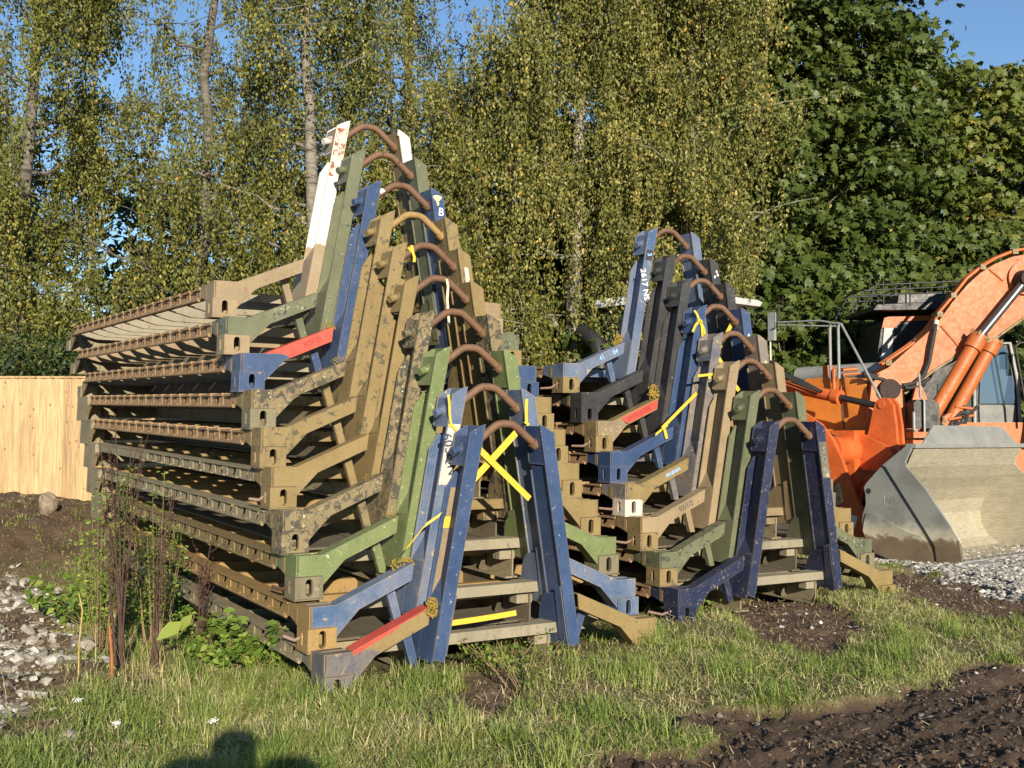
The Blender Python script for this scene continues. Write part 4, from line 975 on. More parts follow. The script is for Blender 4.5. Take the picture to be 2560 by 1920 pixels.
    for k in range(12):
        p = [W(5.75+rg.uniform(-.1,.35), 14.6+rg.uniform(-.1,.2), 1.55+rg.uniform(0,.2))]
        for j in range(4): q = p[-1]; p.append((q[0]+rg.uniform(-.08,.12), q[1]+rg.uniform(-.05,.05), q[2]+rg.uniform(-.04,.12)))
        MB().tube(p, rg.choice([.012,.018,.024]), 7).build('hydraulic_hose', rg.choice([M_rubber, P['tan2'], M_rubber, O2]), root)
    MB().tube([W(6.0, 14.6, 1.8), W(6.35, 14.6, 1.86), W(6.36, 14.6, 1.95), W(6.1, 14.6, 1.98)], .02, 8).build('steel_pipe', O2, root)
    MB().box(5.68-ox, 6.25-ox, 14.62-oy, 14.95-oy, 1.45-oz, 1.66-oz).build('swivel_block', M_greasy, root)
    # body, cab, black box
    MB().box(4.9-ox, 8.6-ox, 15.5-oy, 18.2-oy, 1.05-oz, 1.78-oz).build('upper_body', O2, root)
    b = prW([(5.46,1.68),(5.455,2.02),(5.50,2.07),(5.72,2.07),(5.80,2.0),(5.81,1.68)], 14.40, 14.75); tb = b.build('tool_box', P['blk'], root)
    for k in range(3): MB().box(5.71+.022*k-ox, 5.722+.022*k-ox, 14.396-oy, 14.402-oy, 1.77-oz, 1.86-oz).build('vent', M_rubber, tb)
    MB().tube([W(5.46, 14.42, 1.9), W(5.45, 14.40, 1.66), W(5.52, 14.38, 1.60), W(5.58, 14.38, 1.60)], .022, 8).build('steel_pipe', P['steel'], root)
    MB().tube([W(5.52, 14.36, 2.42), W(5.53, 14.36, 2.1), W(5.58, 14.36, 2.06), W(5.58, 14.36, 1.6), W(5.50, 14.36, 1.55)], .016, 8).build('mirror_post', P['steel'], root)
    m = MB(); m.box(5.42-ox, 6.02-ox, 14.34-oy, 14.6-oy, 1.55-oz, 1.63-oz); m.box(5.42-ox, 5.86-ox, 14.36-oy, 14.7-oy, 1.42-oz, 1.52-oz); bm = m.build('step_beam', O2, root)
    writing('GWORKS', .05, P['tan'], bm, W(5.94, 14.337, 1.59))
    # cab A: left, behind boom foot
    cb = prW([(5.62,1.7),(5.56,2.60),(5.68,3.34),(5.78,3.40),(6.9,3.42),(6.9,1.7)], 16.2, 17.2); cab = cb.build('cab_shell', P['blk'], root)
    prW([(5.60,2.35),(5.70,3.26),(5.84,3.26),(5.78,2.35)], 16.17, 16.199).build('grey_pillar', P['steel'], cab)
    prW([(5.66,3.24),(5.70,3.39),(5.80,3.42),(6.75,3.43),(6.75,3.36),(5.95,3.34),(5.86,3.24)], 16.165, 16.195).build('orange_roof_edge', O2, cab)
    prW([(5.84,2.35),(5.93,3.29),(6.62,3.31),(6.60,2.35)], 16.16, 16.198).build('window', M_glass, cab)
    m = prW([(5.45,3.48),(5.50,3.56),(7.2,3.64),(7.2,3.50)], 15.9, 17.3); m.build('roof_slab', P['blk'], cab)
    m = prW([(5.85,3.60),(5.87,3.72),(7.1,3.76),(7.1,3.64)], 16.0, 17.2); m.build('roof_slab', P['char'], cab)
    g = MB()
    for yy in (15.9, 16.5, 17.3):
        g.tube([W(5.3, yy, 3.50), W(5.5, yy, 3.86), W(7.3, yy, 3.94)], .015, 6)
        g.tube([W(5.45, yy, 3.78), W(7.3, yy, 3.86)], .012, 6)
        for xx in (5.6, 6.0, 6.5, 7.0): g.tube([W(xx, yy, 3.55), W(xx, yy, 3.92)], .012, 6)
    for xx in (5.5, 6.0, 6.5, 7.0): g.tube([W(xx, 15.9, 3.88), W(xx, 17.3, 3.88)], .012, 6)
    g.build('roof_guard', P['blk'], cab)
    # handrail frame between the machines
    MB().tube([W(4.62, 15.2, 2.2), W(4.62, 15.2, 2.52), W(4.95, 15.2, 2.54)], .03, 8).build('handrail', O2, root)
    MB().tube([W(4.72, 15.2, 2.2), W(4.74, 15.2, 2.46), W(5.0, 15.2, 2.48)], .02, 8).build('handrail', O2, root)
    for yy in (15.4, 17.6):
        m = MB(); m.prism([(4.6-ox, .35), (4.9-ox, .02), (8.3-ox, .02), (8.6-ox, .35), (8.45-ox, .75), (8.2-ox, .85), (5.0-ox, .85), (4.7-ox, .72)][::-1], yy-oy, yy-oy+.55); m.build('track', M_greasy, root)
    return root
excavator_a()
def excavator_b():
    root = empty('excavator', (7.6, 16.2, .1)); tag(root, 'second orange excavator with dirty-windowed black cab at the right picture edge', 'excavator')
    ox, oy, oz = 7.6, 16.2, .1
    def W(x, y, z): return (x-ox, y-oy, z-oz)
    def prW(poly, y0, y1): m = MB(); m.prism([(x-ox, z-oz) for x, z in poly][::-1], y0-oy, y1-oy); return m
    cb = prW([(6.05,1.55),(5.98,2.2),(6.25,2.75),(6.9,2.98),(7.38,2.98),(7.50,2.4),(7.55,1.55)], 15.75, 16.9); cab = cb.build('cab_shell', P['blk'], root)
    prW([(6.93,2.06),(6.95,2.50),(7.12,2.88),(7.34,2.90),(7.44,2.4),(7.46,2.06)], 15.72, 15.749).build('upper_window', glassmat('door_glass', (.05,.09,.15), .05), cab)
    prW([(6.93,1.66),(6.925,2.04),(7.465,2.04),(7.48,1.66)], 15.715, 15.749).build('lower_window', M_dirtglass, cab)
    prW([(6.30,1.62),(6.32,2.35),(6.55,2.55),(6.80,2.60),(6.80,1.62)], 15.73, 15.749).build('side_window', M_glass, cab)
    for pts in ([(6.85,1.6),(6.86,2.6),(7.05,2.95),(7.40,2.96),(7.50,2.4),(7.53,1.6)],): MB().tube([W(x, 15.72, z) for x, z in pts], .028, 8).build('door_frame', P['steel'], cab)
    MB().box(6.88-ox, 7.22-ox, 15.68-oy, 15.9-oy, 1.43-oz, 1.60-oz).build('sill', P['orange2'], root)
    writing('5X.1601', .10, P['pale'], root, W(7.05, 15.677, 1.52))
    MB().box(7.24-ox, 7.55-ox, 15.70-oy, 15.9-oy, 1.43-oz, 1.60-oz).build('step_plate', P['blk'], root)
    boom = [(7.50,1.6),(7.62,2.6),(7.72,3.1),(8.2,3.7),(9.2,4.1),(9.2,3.6),(8.6,3.2),(8.2,2.4),(7.95,1.6)]
    prW(boom, 15.2, 15.6).build('boom', P['orange2'], root)
    MB().tube([W(7.62, 15.0, 1.55), W(7.80, 15.0, 2.45)], .10, 16).build('lift_cylinder', P['orange2'], root)
    MB().tube([W(7.80, 15.0, 2.45), W(8.1, 15.0, 3.4)], .05, 12).build('cylinder_rod', M_chrome, root)
    MB().tube([W(7.42, 15.3, 1.75), W(7.40, 15.3, 2.1), W(7.30, 15.3, 2.75), W(7.28, 15.3, 2.88), W(7.36, 15.3, 2.93), W(7.5, 15.3, 2.93)], .018, 8).build('mirror_post', P['blk'], root)
    MB().box(7.44-ox, 7.52-ox, 15.28-oy, 15.34-oy, 2.60-oz, 2.9-oz).build('mirror', P['blk'], root)
    MB().box(6.0-ox, 9.4-ox, 15.95-oy, 18.4-oy, 1.0-oz, 1.5-oz).build('upper_body', P['orange2'], root)
    for yy in (15.9, 17.9):
        m = MB(); m.prism([(5.9-ox, .3), (6.2-ox, .02), (9.6-ox, .02), (9.8-ox, .35), (9.6-ox, .8), (6.2-ox, .8)][::-1], yy-oy, yy-oy+.5); m.build('track', M_greasy, root)
excavator_b()

# ------------------------------------------------------------------ foliage
def leafmat(name, stops, trans=.26, rough=.48, spec=.35):
    m, nt, b = newmat(name); at = N(nt, 'ShaderNodeAttribute', attribute_name='tint')
    r = ramp(nt, stops); nt.links.new(at.outputs['Fac'], r.inputs[0])
    nt.links.new(r.outputs[0], b.inputs['Base Color']); b.inputs['Roughness'].default_value = rough; b.inputs['Specular IOR Level'].default_value = spec
    tr = N(nt, 'ShaderNodeBsdfTranslucent'); c2 = mixc(nt, 1, r.outputs[0], (1.0, 1.0, .55), 'MULTIPLY'); nt.links.new(c2, tr.inputs[0])
    mx = N(nt, 'ShaderNodeMixShader'); mx.inputs[0].default_value = trans
    nt.links.new(b.outputs[0], mx.inputs[1]); nt.links.new(tr.outputs[0], mx.inputs[2]); nt.links.new(mx.outputs[0], nt.nodes['Material Output'].inputs[0])
    return m
M_birch = leafmat('birch_leaf', [(0, (0.063,0.081,0.016)), (.45, (0.140,0.150,0.030)), (.8, (0.280,0.237,0.050)), (.96, (0.448,0.323,0.090)), (1, (0.644,0.323,0.045))])
M_birchy = leafmat('yellowing_birch_leaf', [(0, (0.057,0.073,0.015)), (.4, (0.126,0.140,0.031)), (.75, (0.239,0.218,0.054)), (.95, (0.428,0.346,0.108)), (1, (0.567,0.335,0.054))])
M_maple = leafmat('maple_leaf', [(0, (0.034,0.058,0.011)), (.5, (0.067,0.096,0.018)), (.85, (0.108,0.139,0.029)), (.97, (0.160,0.163,0.038)), (1, (0.479,0.365,0.096))])
M_mapley = leafmat('turning_maple_leaf', [(0, (0.052,0.075,0.014)), (.5, (0.115,0.144,0.025)), (.85, (0.207,0.184,0.034)), (1, (0.368,0.230,0.046))])
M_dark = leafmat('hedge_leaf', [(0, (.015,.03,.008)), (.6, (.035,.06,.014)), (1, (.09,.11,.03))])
M_green = leafmat('weed_leaf', [(0, (0.069,0.127,0.017)), (.6, (0.149,0.230,0.034)), (1, (0.253,0.299,0.057))], .3)
M_grass = leafmat('grass_blade', [(0, (0.112,0.179,0.031)), (.4, (0.213,0.291,0.062)), (.62, (0.314,0.358,0.095)), (.75, (0.448,0.414,0.179)), (1, (0.650,0.560,0.314))], .3, .5)
M_straw = leafmat('dry_stalk', [(0, (0.220,0.154,0.077)), (1, (0.550,0.440,0.242))], .15)
M_dock = simple('dead_dock_stem', (.06,.032,.022), .8, 0, 20, .4)
def barkmat(name, a, b_, dark, sc_=(6, 6, 22)):
    m, nt, b = newmat(name); tc = N(nt, 'ShaderNodeTexCoord').outputs['Object']; mp = N(nt, 'ShaderNodeMapping'); mp.inputs['Scale'].default_value = sc_; nt.links.new(tc, mp.inputs[0])
    n = noise(nt, mp.outputs[0], .7, 8, .7, .4); n2 = noise(nt, tc, 2, 4)
    r = ramp(nt, [(.36, dark), (.46, a), (.7, b_)]); nt.links.new(n, r.inputs[0]); nt.links.new(r.outputs[0], b.inputs['Base Color']); b.inputs['Roughness'].default_value = .85; bump(nt, n, b, .6, .03); return m
M_bbark = barkmat('birch_bark', (.20,.18,.145), (.36,.335,.28), (.04,.035,.03)); M_mbark = barkmat('grey_bark', (.16,.135,.10), (.27,.24,.19), (.06,.05,.04), (12, 12, 3))
M_dbark = barkmat('dark_birch_bark', (.09,.075,.06), (.20,.18,.15), (.03,.025,.02))

M_mid = barkmat('weathered_birch_bark', (.15,.13,.105), (.27,.25,.21), (.035,.03,.025))
def rot_basis(n, rg):
    """n unit vectors (k,3) -> two tangent vectors with random roll"""
    k = len(n); a = rg.normal(size=(k, 3)); a -= (a*n).sum(1, keepdims=True)*n; a /= np.linalg.norm(a, axis=1, keepdims=True)+1e-9
    return a, np.cross(n, a)
SHAPES = {
 'birch': np.array([(0,-.55,0),(.30,-.12,.03),(.22,.22,.02),(0,.62,-.05),(-.22,.22,.02),(-.30,-.12,.03)]),
 'oval': np.array([(0,-.5,0),(.26,0,.04),(0,.5,-.03),(-.26,0,.04)]),
 'maple': np.array([(0,-.38,0),(.20,-.34,-.02),(.50,-.12,-.05),(.24,.02,.03),(.40,.32,-.04),(.14,.20,.03),(0,.56,-.06),(-.14,.20,.03),(-.40,.32,-.04),(-.24,.02,.03),(-.50,-.12,-.05),(-.20,-.34,-.02)]),
}
def leaves(name, pos, nrm, size, tint, shape, mat, parent, rg, updir=None):
    sh = SHAPES[shape]; k = len(pos); m = len(sh)
    nrm = nrm/(np.linalg.norm(nrm, axis=1, keepdims=True)+1e-9)
    if updir is not None:
        v = updir - (updir*nrm).sum(1, keepdims=True)*nrm; v /= np.linalg.norm(v, axis=1, keepdims=True)+1e-9; u = np.cross(v, nrm)
    else: u, v = rot_basis(nrm, rg)
    P3 = pos[:, None, :] + size[:, None, None]*(sh[None, :, 0, None]*u[:, None, :] + sh[None, :, 1, None]*v[:, None, :] + sh[None, :, 2, None]*nrm[:, None, :])
    idx = np.arange(k*m); 
    return np_mesh(name, P3.reshape(-1, 3), idx, np.full(k, m), mat, parent, {'tint': np.repeat(tint, m)})
def branch_tree(m, base, tip, r0, r1, rg, wob=.15, n=7):
    p = np.linspace(0, 1, n)[:, None]; pts = np.array(base)*(1-p)+np.array(tip)*p; pts[1:-1] += rg.normal(size=(n-2, 3))*wob*.4
    m.tube(pts, list(np.linspace(r0, r1, n)), 7); return pts
def birch(x, y, h, seed, lab, mat=M_birch, nstr=1710, rad=2.4, zlow=1.6, bark=M_bbark, lean=(0, 0), cat='birch', yellow=0.0, size=.056, dens=1.0, cut=None):
    rg = np.random.default_rng(seed); root = empty('birch_tree', (x, y, float(heightf(x, y))-.05)); tag(root, lab, cat, 'birch trees behind the stacks')
    m = MB(); n = 14; zz = np.linspace(0, h, n); tr = np.stack([lean[0]*zz/h+np.cumsum(rg.normal(size=n)*.05), lean[1]*zz/h+np.cumsum(rg.normal(size=n)*.04), zz], 1); tr[0, :2] = 0
    m.tube(tr, list(np.linspace(.17, .035, n)), 12)
    m.build('trunk', bark, root)
    tips = []; bmz = MB()
    for k in range(34):
        z = zlow*.8+(h-zlow*.8)*(k+rg.random())/34; b = np.array([np.interp(z, zz, tr[:, 0]), np.interp(z, zz, tr[:, 1]), z])
        a = rg.random()*6.283; L = rad*(1.05-.55*(z/h)**2)*(.6+.5*rg.random()); up = .5+.6*rg.random()
        t = b+np.array([math.cos(a)*L, math.sin(a)*L*.8, L*up*.55])
        pts = branch_tree(bmz, b, t, .045*(1.1-z/h)+.012, .008, rg, .22)
        for j in range(5):
            q = pts[rg.integers(2, 7)]; t2 = q+rg.normal(size=3)*np.array([.55, .5, .25])+np.array([0, 0, .15]); 
            p2 = branch_tree(bmz, q, t2, .011, .004, rg, .08, 4); tips.append(p2)
        tips.append(pts[3:]); 
    bmz.build('limbs', bark, root)
    allp = np.concatenate(tips); 
    S = int(nstr*dens); st = allp[rg.integers(0, len(allp), S)]+rg.normal(size=(S, 3))*.16
    Ls = rg.gamma(2.4, .30, S)+.15; cnt = np.maximum(6, (Ls/.019).astype(int)); tot = cnt.sum(); sid = np.repeat(np.arange(S), cnt)
    tt = rg.random(tot); drift = rg.normal(size=(S, 2))*.12
    px = st[sid, 0]+drift[sid, 0]*tt+rg.normal(size=tot)*.05; py = st[sid, 1]+drift[sid, 1]*tt+rg.normal(size=tot)*.05; pz = st[sid, 2]+.06-Ls[sid]*tt
    pos = np.stack([px, py, pz], 1); keep = pz > .9
    tint = np.clip(.10+.36*rg.random(S)[sid]+.52*rg.random(tot)**1.5+yellow+.25*(rg.random(tot) > .985), 0, 1)
    if cut is not None: keep &= cut(pos+np.array([x, y, 0]))
    pos = pos[keep]; tint = tint[keep]; k = len(pos)
    nr = rg.normal(size=(k, 3))*np.array([.9, .9, .45])+np.array([0, -.25, .1]); updir = np.tile([0, 0, -1.0], (k, 1))+rg.normal(size=(k, 3))*.5
    leaves('foliage', pos, nr, size*(.65+.7*rg.random(k)), tint, 'birch', mat, root, rg, updir)
    # fine hanging twigs
    ss = rg.choice(S, min(S, 420), replace=False); v = []; lens = []
    for i in ss:
        a = st[i]; b = a+np.array([drift[i, 0], drift[i, 1], -Ls[i]]); w = np.array([.004, 0, 0]); v += [a-w, a+w, b+w*.4, b-w*.4]
    np_mesh('twigs', np.array(v), np.arange(len(v)), np.full(len(v)//4, 4), M_dock, root)
def maple(x, y, h, seed, lab, mat=M_maple, ncl=330, rad=3.2, zlow=.8, per=105, size=.165, cut=None, yellow=0.0, cat='maple'):
    rg = np.random.default_rng(seed); root = empty('maple_tree', (x, y, float(heightf(x, y))-.05)); tag(root, lab, cat, 'maple trees behind the machines')
    m = MB(); n = 10; zz = np.linspace(0, h*.9, n); tr = np.stack([np.cumsum(rg.normal(size=n)*.06), np.cumsum(rg.normal(size=n)*.05), zz], 1); tr[0, :2] = 0
    m.tube(tr, list(np.linspace(.22, .05, n)), 12); m.build('trunk', M_mbark, root)
    # cluster centres on the outside of a lumpy crown
    a = rg.random(ncl)*6.283; z = zlow+(h-zlow)*rg.random(ncl)**.9; rr = rad*np.sqrt(np.clip(1-((z-h*.42)/(h*.62))**2, .08, 1))*(.35+.65*rg.random(ncl)**.5)
    rr *= .8+.45*vnoise(a*2, z*.7, 1, seed)
    c = np.stack([rr*np.cos(a), rr*np.sin(a)*.8, z], 1); lb = MB()
    for i in range(0, ncl, 5):
        zb = max(.8, c[i, 2]-.9-.4*rr[i]); b = np.array([np.interp(zb, zz, tr[:, 0]), np.interp(zb, zz, tr[:, 1]), zb]); branch_tree(lb, b, c[i], .035, .008, rg, .14, 6)
    lb.build('limbs', M_mbark, root)
    cid = np.repeat(np.arange(ncl), per); k = len(cid); R_ = (.30+.30*rg.random(ncl))[cid]
    off = rg.normal(size=(k, 3))*np.array([1, 1, .38])*R_[:, None]*.62
    off[:, 2] -= .25*(off[:, 0]**2+off[:, 1]**2)/R_
    pos = c[cid]+off; keep = pos[:, 2] > .35
    if cut is not None: keep &= cut(pos+np.array([x, y, 0]))
    tint = np.clip(.15+.35*rg.random(ncl)[cid]+.4*rg.random(k)+yellow+.6*(rg.random(k) > .997), 0, 1)
    pos = pos[keep]; tint = tint[keep]; cc = c[cid][keep]; k = len(pos)
    outw = cc*np.array([1, 1, 0]); outw /= np.linalg.norm(outw, axis=1, keepdims=True)+1e-6
    nr = outw*.5+np.array([0, -.2, .6])+rg.normal(size=(k, 3))*.6
    ud = outw*.8+np.array([0, 0, -.8])+rg.normal(size=(k, 3))*.5
    leaves('foliage', pos, nr, size*(.6+.75*rg.random(k)), tint, 'maple', mat, root, rg, ud)

birch(-8.6, 18.6, 12.0, 101, 'olive green birch at the far left edge of the picture', bark=M_dbark, nstr=2280, dens=1.0, yellow=-.06)
birch(-5.9, 19.6, 12.5, 102, 'thin-crowned birch left of centre with blue sky showing through', nstr=1083, dens=.9, bark=M_dbark, yellow=-.12)
birch(-3.55, 19.0, 12.8, 103, 'birch with pale trunk rising behind the white-topped rack', bark=M_mid, nstr=1900, yellow=-.05)
birch(-2.2, 21.0, 12.8, 104, 'dark-trunked birch just right of the pale-trunked one', nstr=1330, bark=M_dbark, yellow=-.15)
birch(.9, 18.2, 12.2, 105, 'dense golden green birch in the middle between the two stacks', nstr=3610, rad=2.2, yellow=.04, mat=M_birchy)
birch(3.05, 17.8, 11.4, 106, 'drooping yellow green birch above the lower stack', nstr=2850, rad=1.55, yellow=.06, mat=M_birchy, zlow=4.0, cut=lambda p: p[:, 2] > 4.4+.8*np.sin(p[:, 0]*3))
birch(-11.0, 20.6, 12.0, 107, 'birch mostly cut off by the left picture edge', nstr=1254, yellow=-.1)
birch(-1.1, 17.9, 7.0, 108, 'low weeping birch shoot filling the gap right of the tall stack', nstr=1330, rad=1.4, zlow=2.5, yellow=.0, mat=M_birch)
def skycut(p):      # the crown's own upper right outline falls away toward the open sky
    return p[:, 2] < 8.9+1.6*(fbm(p[:, 0], p[:, 1], .9, 3, 6)-.5)+np.where(p[:, 0] < 8.4, 6, 0)
maple(3.9, 20.6, 12.5, 201, 'tall dark green maple directly above the lower stack', ncl=520)
maple(6.4, 21.0, 12.8, 202, 'tallest dark green maple, above the loader, ending at the open sky', ncl=520, rad=2.5)
maple(9.9, 22.0, 9.4, 203, 'lower maple with yellow-brown tinge below the patch of open sky', ncl=430, mat=M_mapley, yellow=-.05, cut=skycut)
maple(5.0, 19.3, 4.6, 204, 'low leafy maple growth behind the mirror frame', ncl=260, rad=2.2, zlow=.5, size=.17)
maple(2.0, 19.0, 4.2, 205, 'low maple growth behind the gap between the stacks', ncl=220, rad=2.0, zlow=.5, size=.16)
maple(8.2, 20.2, 5.6, 206, 'low bright green maple growth above the curved excavator boom', ncl=300, rad=2.3, zlow=.6, size=.17)

def shrub_mass(name, lab, cat, x0, x1, y0, y1, z0, z1, n, seed, mat=M_dark, size=.10, kind=None, shape='oval', sparse=0.0, top=None):
    rg = np.random.default_rng(seed); x = rg.uniform(x0, x1, n); y = rg.uniform(y0, y1, n)
    zt = z1*(.75+.4*fbm(x, y, .8, 3, seed)); z = z0+(zt-z0)*rg.random(n)
    keep = fbm(x*.55, z*.75, 1.0, 3, seed+2) > sparse
    pos = np.stack([x, y, z], 1)[keep]; k = len(pos)
    nr = rg.normal(size=(k, 3))*.6+np.array([0, -.5, .5])
    root = leaves(name, pos, nr, size*(.6+.8*rg.random(k)), np.clip(rg.random(k)*.9, 0, 1), shape, mat, None, rg)
    tag(root, lab, cat, kind=kind); return root
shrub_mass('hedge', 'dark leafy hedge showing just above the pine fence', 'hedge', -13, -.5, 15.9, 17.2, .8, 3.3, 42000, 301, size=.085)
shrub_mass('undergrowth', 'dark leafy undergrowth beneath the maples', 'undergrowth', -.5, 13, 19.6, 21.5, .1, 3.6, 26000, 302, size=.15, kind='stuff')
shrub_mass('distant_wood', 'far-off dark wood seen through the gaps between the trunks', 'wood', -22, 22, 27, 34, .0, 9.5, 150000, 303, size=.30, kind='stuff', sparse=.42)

# ------------------------------------------------------------------ grass, stones and weeds
def scatter(n, x0, x1, y0, y1, rg, near=True):
    # more samples close to the viewer's side of the field
    y = y0+(y1-y0)*rg.random(n)**(1.5 if near else 1.0); x = x0+(x1-x0)*rg.random(n)
    return x, y
def grass_density(x, y):
    mu, dp = mud_mask(x, y); g = gravel_mask(x, y); rb = rubble_mask(x, y); q, t = rack_coords(x, y)
    d = (1-mu)*(1-g)*(1-rb)
    d = np.where(inside_rack(x, y, 1) | inside_rack(x, y, 2), .02, d)
    d = d*(1-.93*sstep(6.2, 7.4, t)*sstep(3, 0, x)); d = d*(1-.6*sstep(.3, 1.2, q)*sstep(8.5, 10.5, y))
    patch = fbm(x, y, 1.6, 3, 40)
    return d*(.35+.9*sstep(.30, .6, patch)), mu, dp
def blades(name, x, y, L, W, lean, tint, mat, rg, flat=.0, seg=3, z0=-.01, ang=None):
    k = len(x); z = heightf(x, y)+z0; a = rg.random(k)*6.283 if ang is None else ang; d = np.stack([np.cos(a), np.sin(a)], 1); s = np.stack([-d[:, 1], d[:, 0]], 1)
    ts = np.linspace(0, 1, seg+1); V = []
    for t in ts:
        h = L*t*np.sqrt(np.clip(1-(lean*t)**2*.75, .05, 1)); o = L*lean*t**1.7
        cx = x+d[:, 0]*o; cy = y+d[:, 1]*o; w = W*(1-.85*t**1.5)*.5
        V.append(np.stack([cx-s[:, 0]*w, cy-s[:, 1]*w, z+h], 1)); V.append(np.stack([cx+s[:, 0]*w, cy+s[:, 1]*w, z+h], 1))
    V = np.stack(V, 1); m = V.shape[1]; base = (np.arange(k)*m)[:, None]
    f = np.concatenate([base+np.array([2*i, 2*i+1, 2*i+3, 2*i+2]) for i in range(seg)], 1)
    return np_mesh(name, V.reshape(-1, 3), f.ravel(), np.full(k*seg, 4), mat, None, {'tint': np.repeat(tint, m)})
rg = np.random.default_rng(5)
def in_view(x, y, pad=.5): return np.abs(x) < y*.50+pad
NT = 46000
cx, cy = scatter(NT*2, -7.5, 7.8, 4.2, 14.5, rg); dens_, mu, dp = grass_density(cx, cy)
pt = fbm(cx, cy, 3.2, 3, 44); keep = (rg.random(len(cx)) < dens_*(.12+1.1*sstep(.40, .56, pt))) & in_view(cx, cy); cx = cx[keep]; cy = cy[keep]
cnt = rg.integers(5, 17, len(cx)); tid = np.repeat(np.arange(len(cx)), cnt); k = len(tid)
hp = fbm(cx, cy, 1.1, 3, 50); dry = fbm(cx, cy, 1.8, 3, 60); q, t = rack_coords(cx, cy)
Ht = (.022+.042*sstep(.35, .7, hp)+.026*rg.random(len(cx)))*(1+.3*sstep(-1.0, .6, q)*(cy < 9)); rt = rg.uniform(.012, .045, len(cx))
ox_ = rg.normal(size=k)*rt[tid]; oy_ = rg.normal(size=k)*rt[tid]; x = cx[tid]+ox_; y = cy[tid]+oy_
ang = np.arctan2(oy_, ox_)+rg.normal(size=k)*.7+.6*np.sin(cx[tid]*2.1+cy[tid]*1.3)
tdry = np.clip(.55*sstep(.45, .66, dry)+.25*(rg.random(len(cx)) > .88), 0, 1)
tint = np.clip(.05+.5*rg.random(len(cx))[tid]+.22*rg.random(k)+tdry[tid]*rg.random(k)+.3*(rg.random(k) > .93), 0, 1)
go = blades('grass', x, y, Ht[tid]*(.45+.9*rg.random(k)), .0048+.0034*rg.random(k), .45+1.0*rg.random(k), tint, M_grass, rg, ang=ang); tag(go, 'short rough grass covering the ground round the stacks', 'grass', kind='stuff')
x, y = scatter(190000, -7.5, 7.8, 4.2, 14.5, rg); dens_, mu, dp = grass_density(x, y); keep = (rg.random(len(x)) < dens_+.04*(1-gravel_mask(x, y))*(1-dp)) & in_view(x, y); x = x[keep]; y = y[keep]; k = len(x)
go = blades('flattened_grass', x, y, .03+.07*rg.random(k), .004+.003*rg.random(k), .95+.2*rg.random(k), np.clip(.3+.8*rg.random(k), 0, 1), M_grass, rg); tag(go, 'flattened half-dry grass lying between the tufts', 'grass', kind='stuff')
print('grass', len(x))
# long tussocks
tx, ty = scatter(330, -5.2, 5.5, 4.4, 11, rg); dd, _, _ = grass_density(tx, ty); kk = (dd > .35) & in_view(tx, ty); tx = tx[kk]; ty = ty[kk]
ex = [(-1.62, 5.75), (-1.72, 5.85), (-1.55, 5.9), (-.55, 6.1), (-.35, 6.35), (-.62, 6.4), (.15, 6.25), (.35, 6.5), (.75, 6.6), (-2.5, 5.2), (-2.2, 5.5), (2.9, 7.6), (3.2, 7.7), (2.6, 7.2), (-.9, 6.0), (-1.25, 6.6), (1.3, 7.4), (.95, 8.0), (.3, 5.25), (.75, 5.45), (-.2, 5.4)]
tx = np.concatenate([tx, [e[0] for e in ex]]); ty = np.concatenate([ty, [e[1] for e in ex]])
c = rg.integers(30, 110, len(tx)); tid = np.repeat(np.arange(len(tx)), c); k = len(tid); sp = rg.uniform(.03, .09, len(tx))
x = tx[tid]+rg.normal(size=k)*sp[tid]; y = ty[tid]+rg.normal(size=k)*sp[tid]; hl = rg.uniform(.08, .18, len(tx))
tb = rg.uniform(0, .45, len(tx))
go = blades('grass_tussocks', x, y, hl[tid]*(.5+.7*rg.random(k)), .0045+.003*rg.random(k), .3+.65*rg.random(k), np.clip(tb[tid]+.35*rg.random(k)+.3*(rg.random(k) > .9), 0, 1), M_grass, rg, seg=4)
tag(go, 'longer grass tussocks rising out of the rough turf', 'grass', kind='stuff')
# dry stalks
x, y = scatter(2600, -6, 5, 4.6, 12, rg); q, t = rack_coords(x, y); kk = (rg.random(len(x)) < .02+.16*sstep(-.6, .4, q)*(x < -1.2)*(x > -4.2)) & ~inside_rack(x, y, 1) & ~inside_rack(x, y, 2); dd, _, _ = grass_density(x, y); kk &= (dd > .1); x = x[kk]; y = y[kk]
xs_ = np.concatenate([x, rg.normal(-2.35, .22, 110), rg.normal(.25, .22, 50), rg.normal(.95, .15, 20)]); ys_ = np.concatenate([y, rg.normal(6.9, .55, 110), rg.normal(6.15, .2, 50), rg.normal(6.7, .2, 20)])
k = len(xs_); go = blades('dry_stalks', xs_, ys_, .10+.28*rg.random(k)*sstep(0, -1.5, xs_)+.12*rg.random(k), .003+.0015*rg.random(k), .25+.9*rg.random(k), rg.random(k), M_straw, rg, seg=4)
tag(go, 'thin dry straw stalks standing in the turf by the tall stack', 'dry grass', kind='stuff')
# fallen straw lying on the ground
x, y = scatter(16000, -6, 6.5, 4.3, 11.5, rg); g_ = gravel_mask(x, y); kk = (g_ < .3) & in_view(x, y) & ~inside_rack(x, y, 1); mu, dp = mud_mask(x, y); kk &= (rg.random(len(x)) > .75*mu); x = x[kk]; y = y[kk]; k = len(x)
z = heightf(x, y)+.012+.03*rg.random(k); a = rg.random(k)*6.283; l = rg.uniform(.008, .045, k)*(1-.5*mud_mask(x, y)[0]); w = .0018
dx = np.cos(a)*l; dy = np.sin(a)*l; nx_ = -np.sin(a)*w; ny_ = np.cos(a)*w; dz = rg.normal(size=k)*.012
V = np.stack([np.stack([x-dx-nx_, y-dy-ny_, z-dz], 1), np.stack([x+dx-nx_, y+dy-ny_, z+dz], 1), np.stack([x+dx+nx_, y+dy+ny_, z+dz+.002], 1), np.stack([x-dx+nx_, y-dy+ny_, z-dz+.002], 1)], 1)
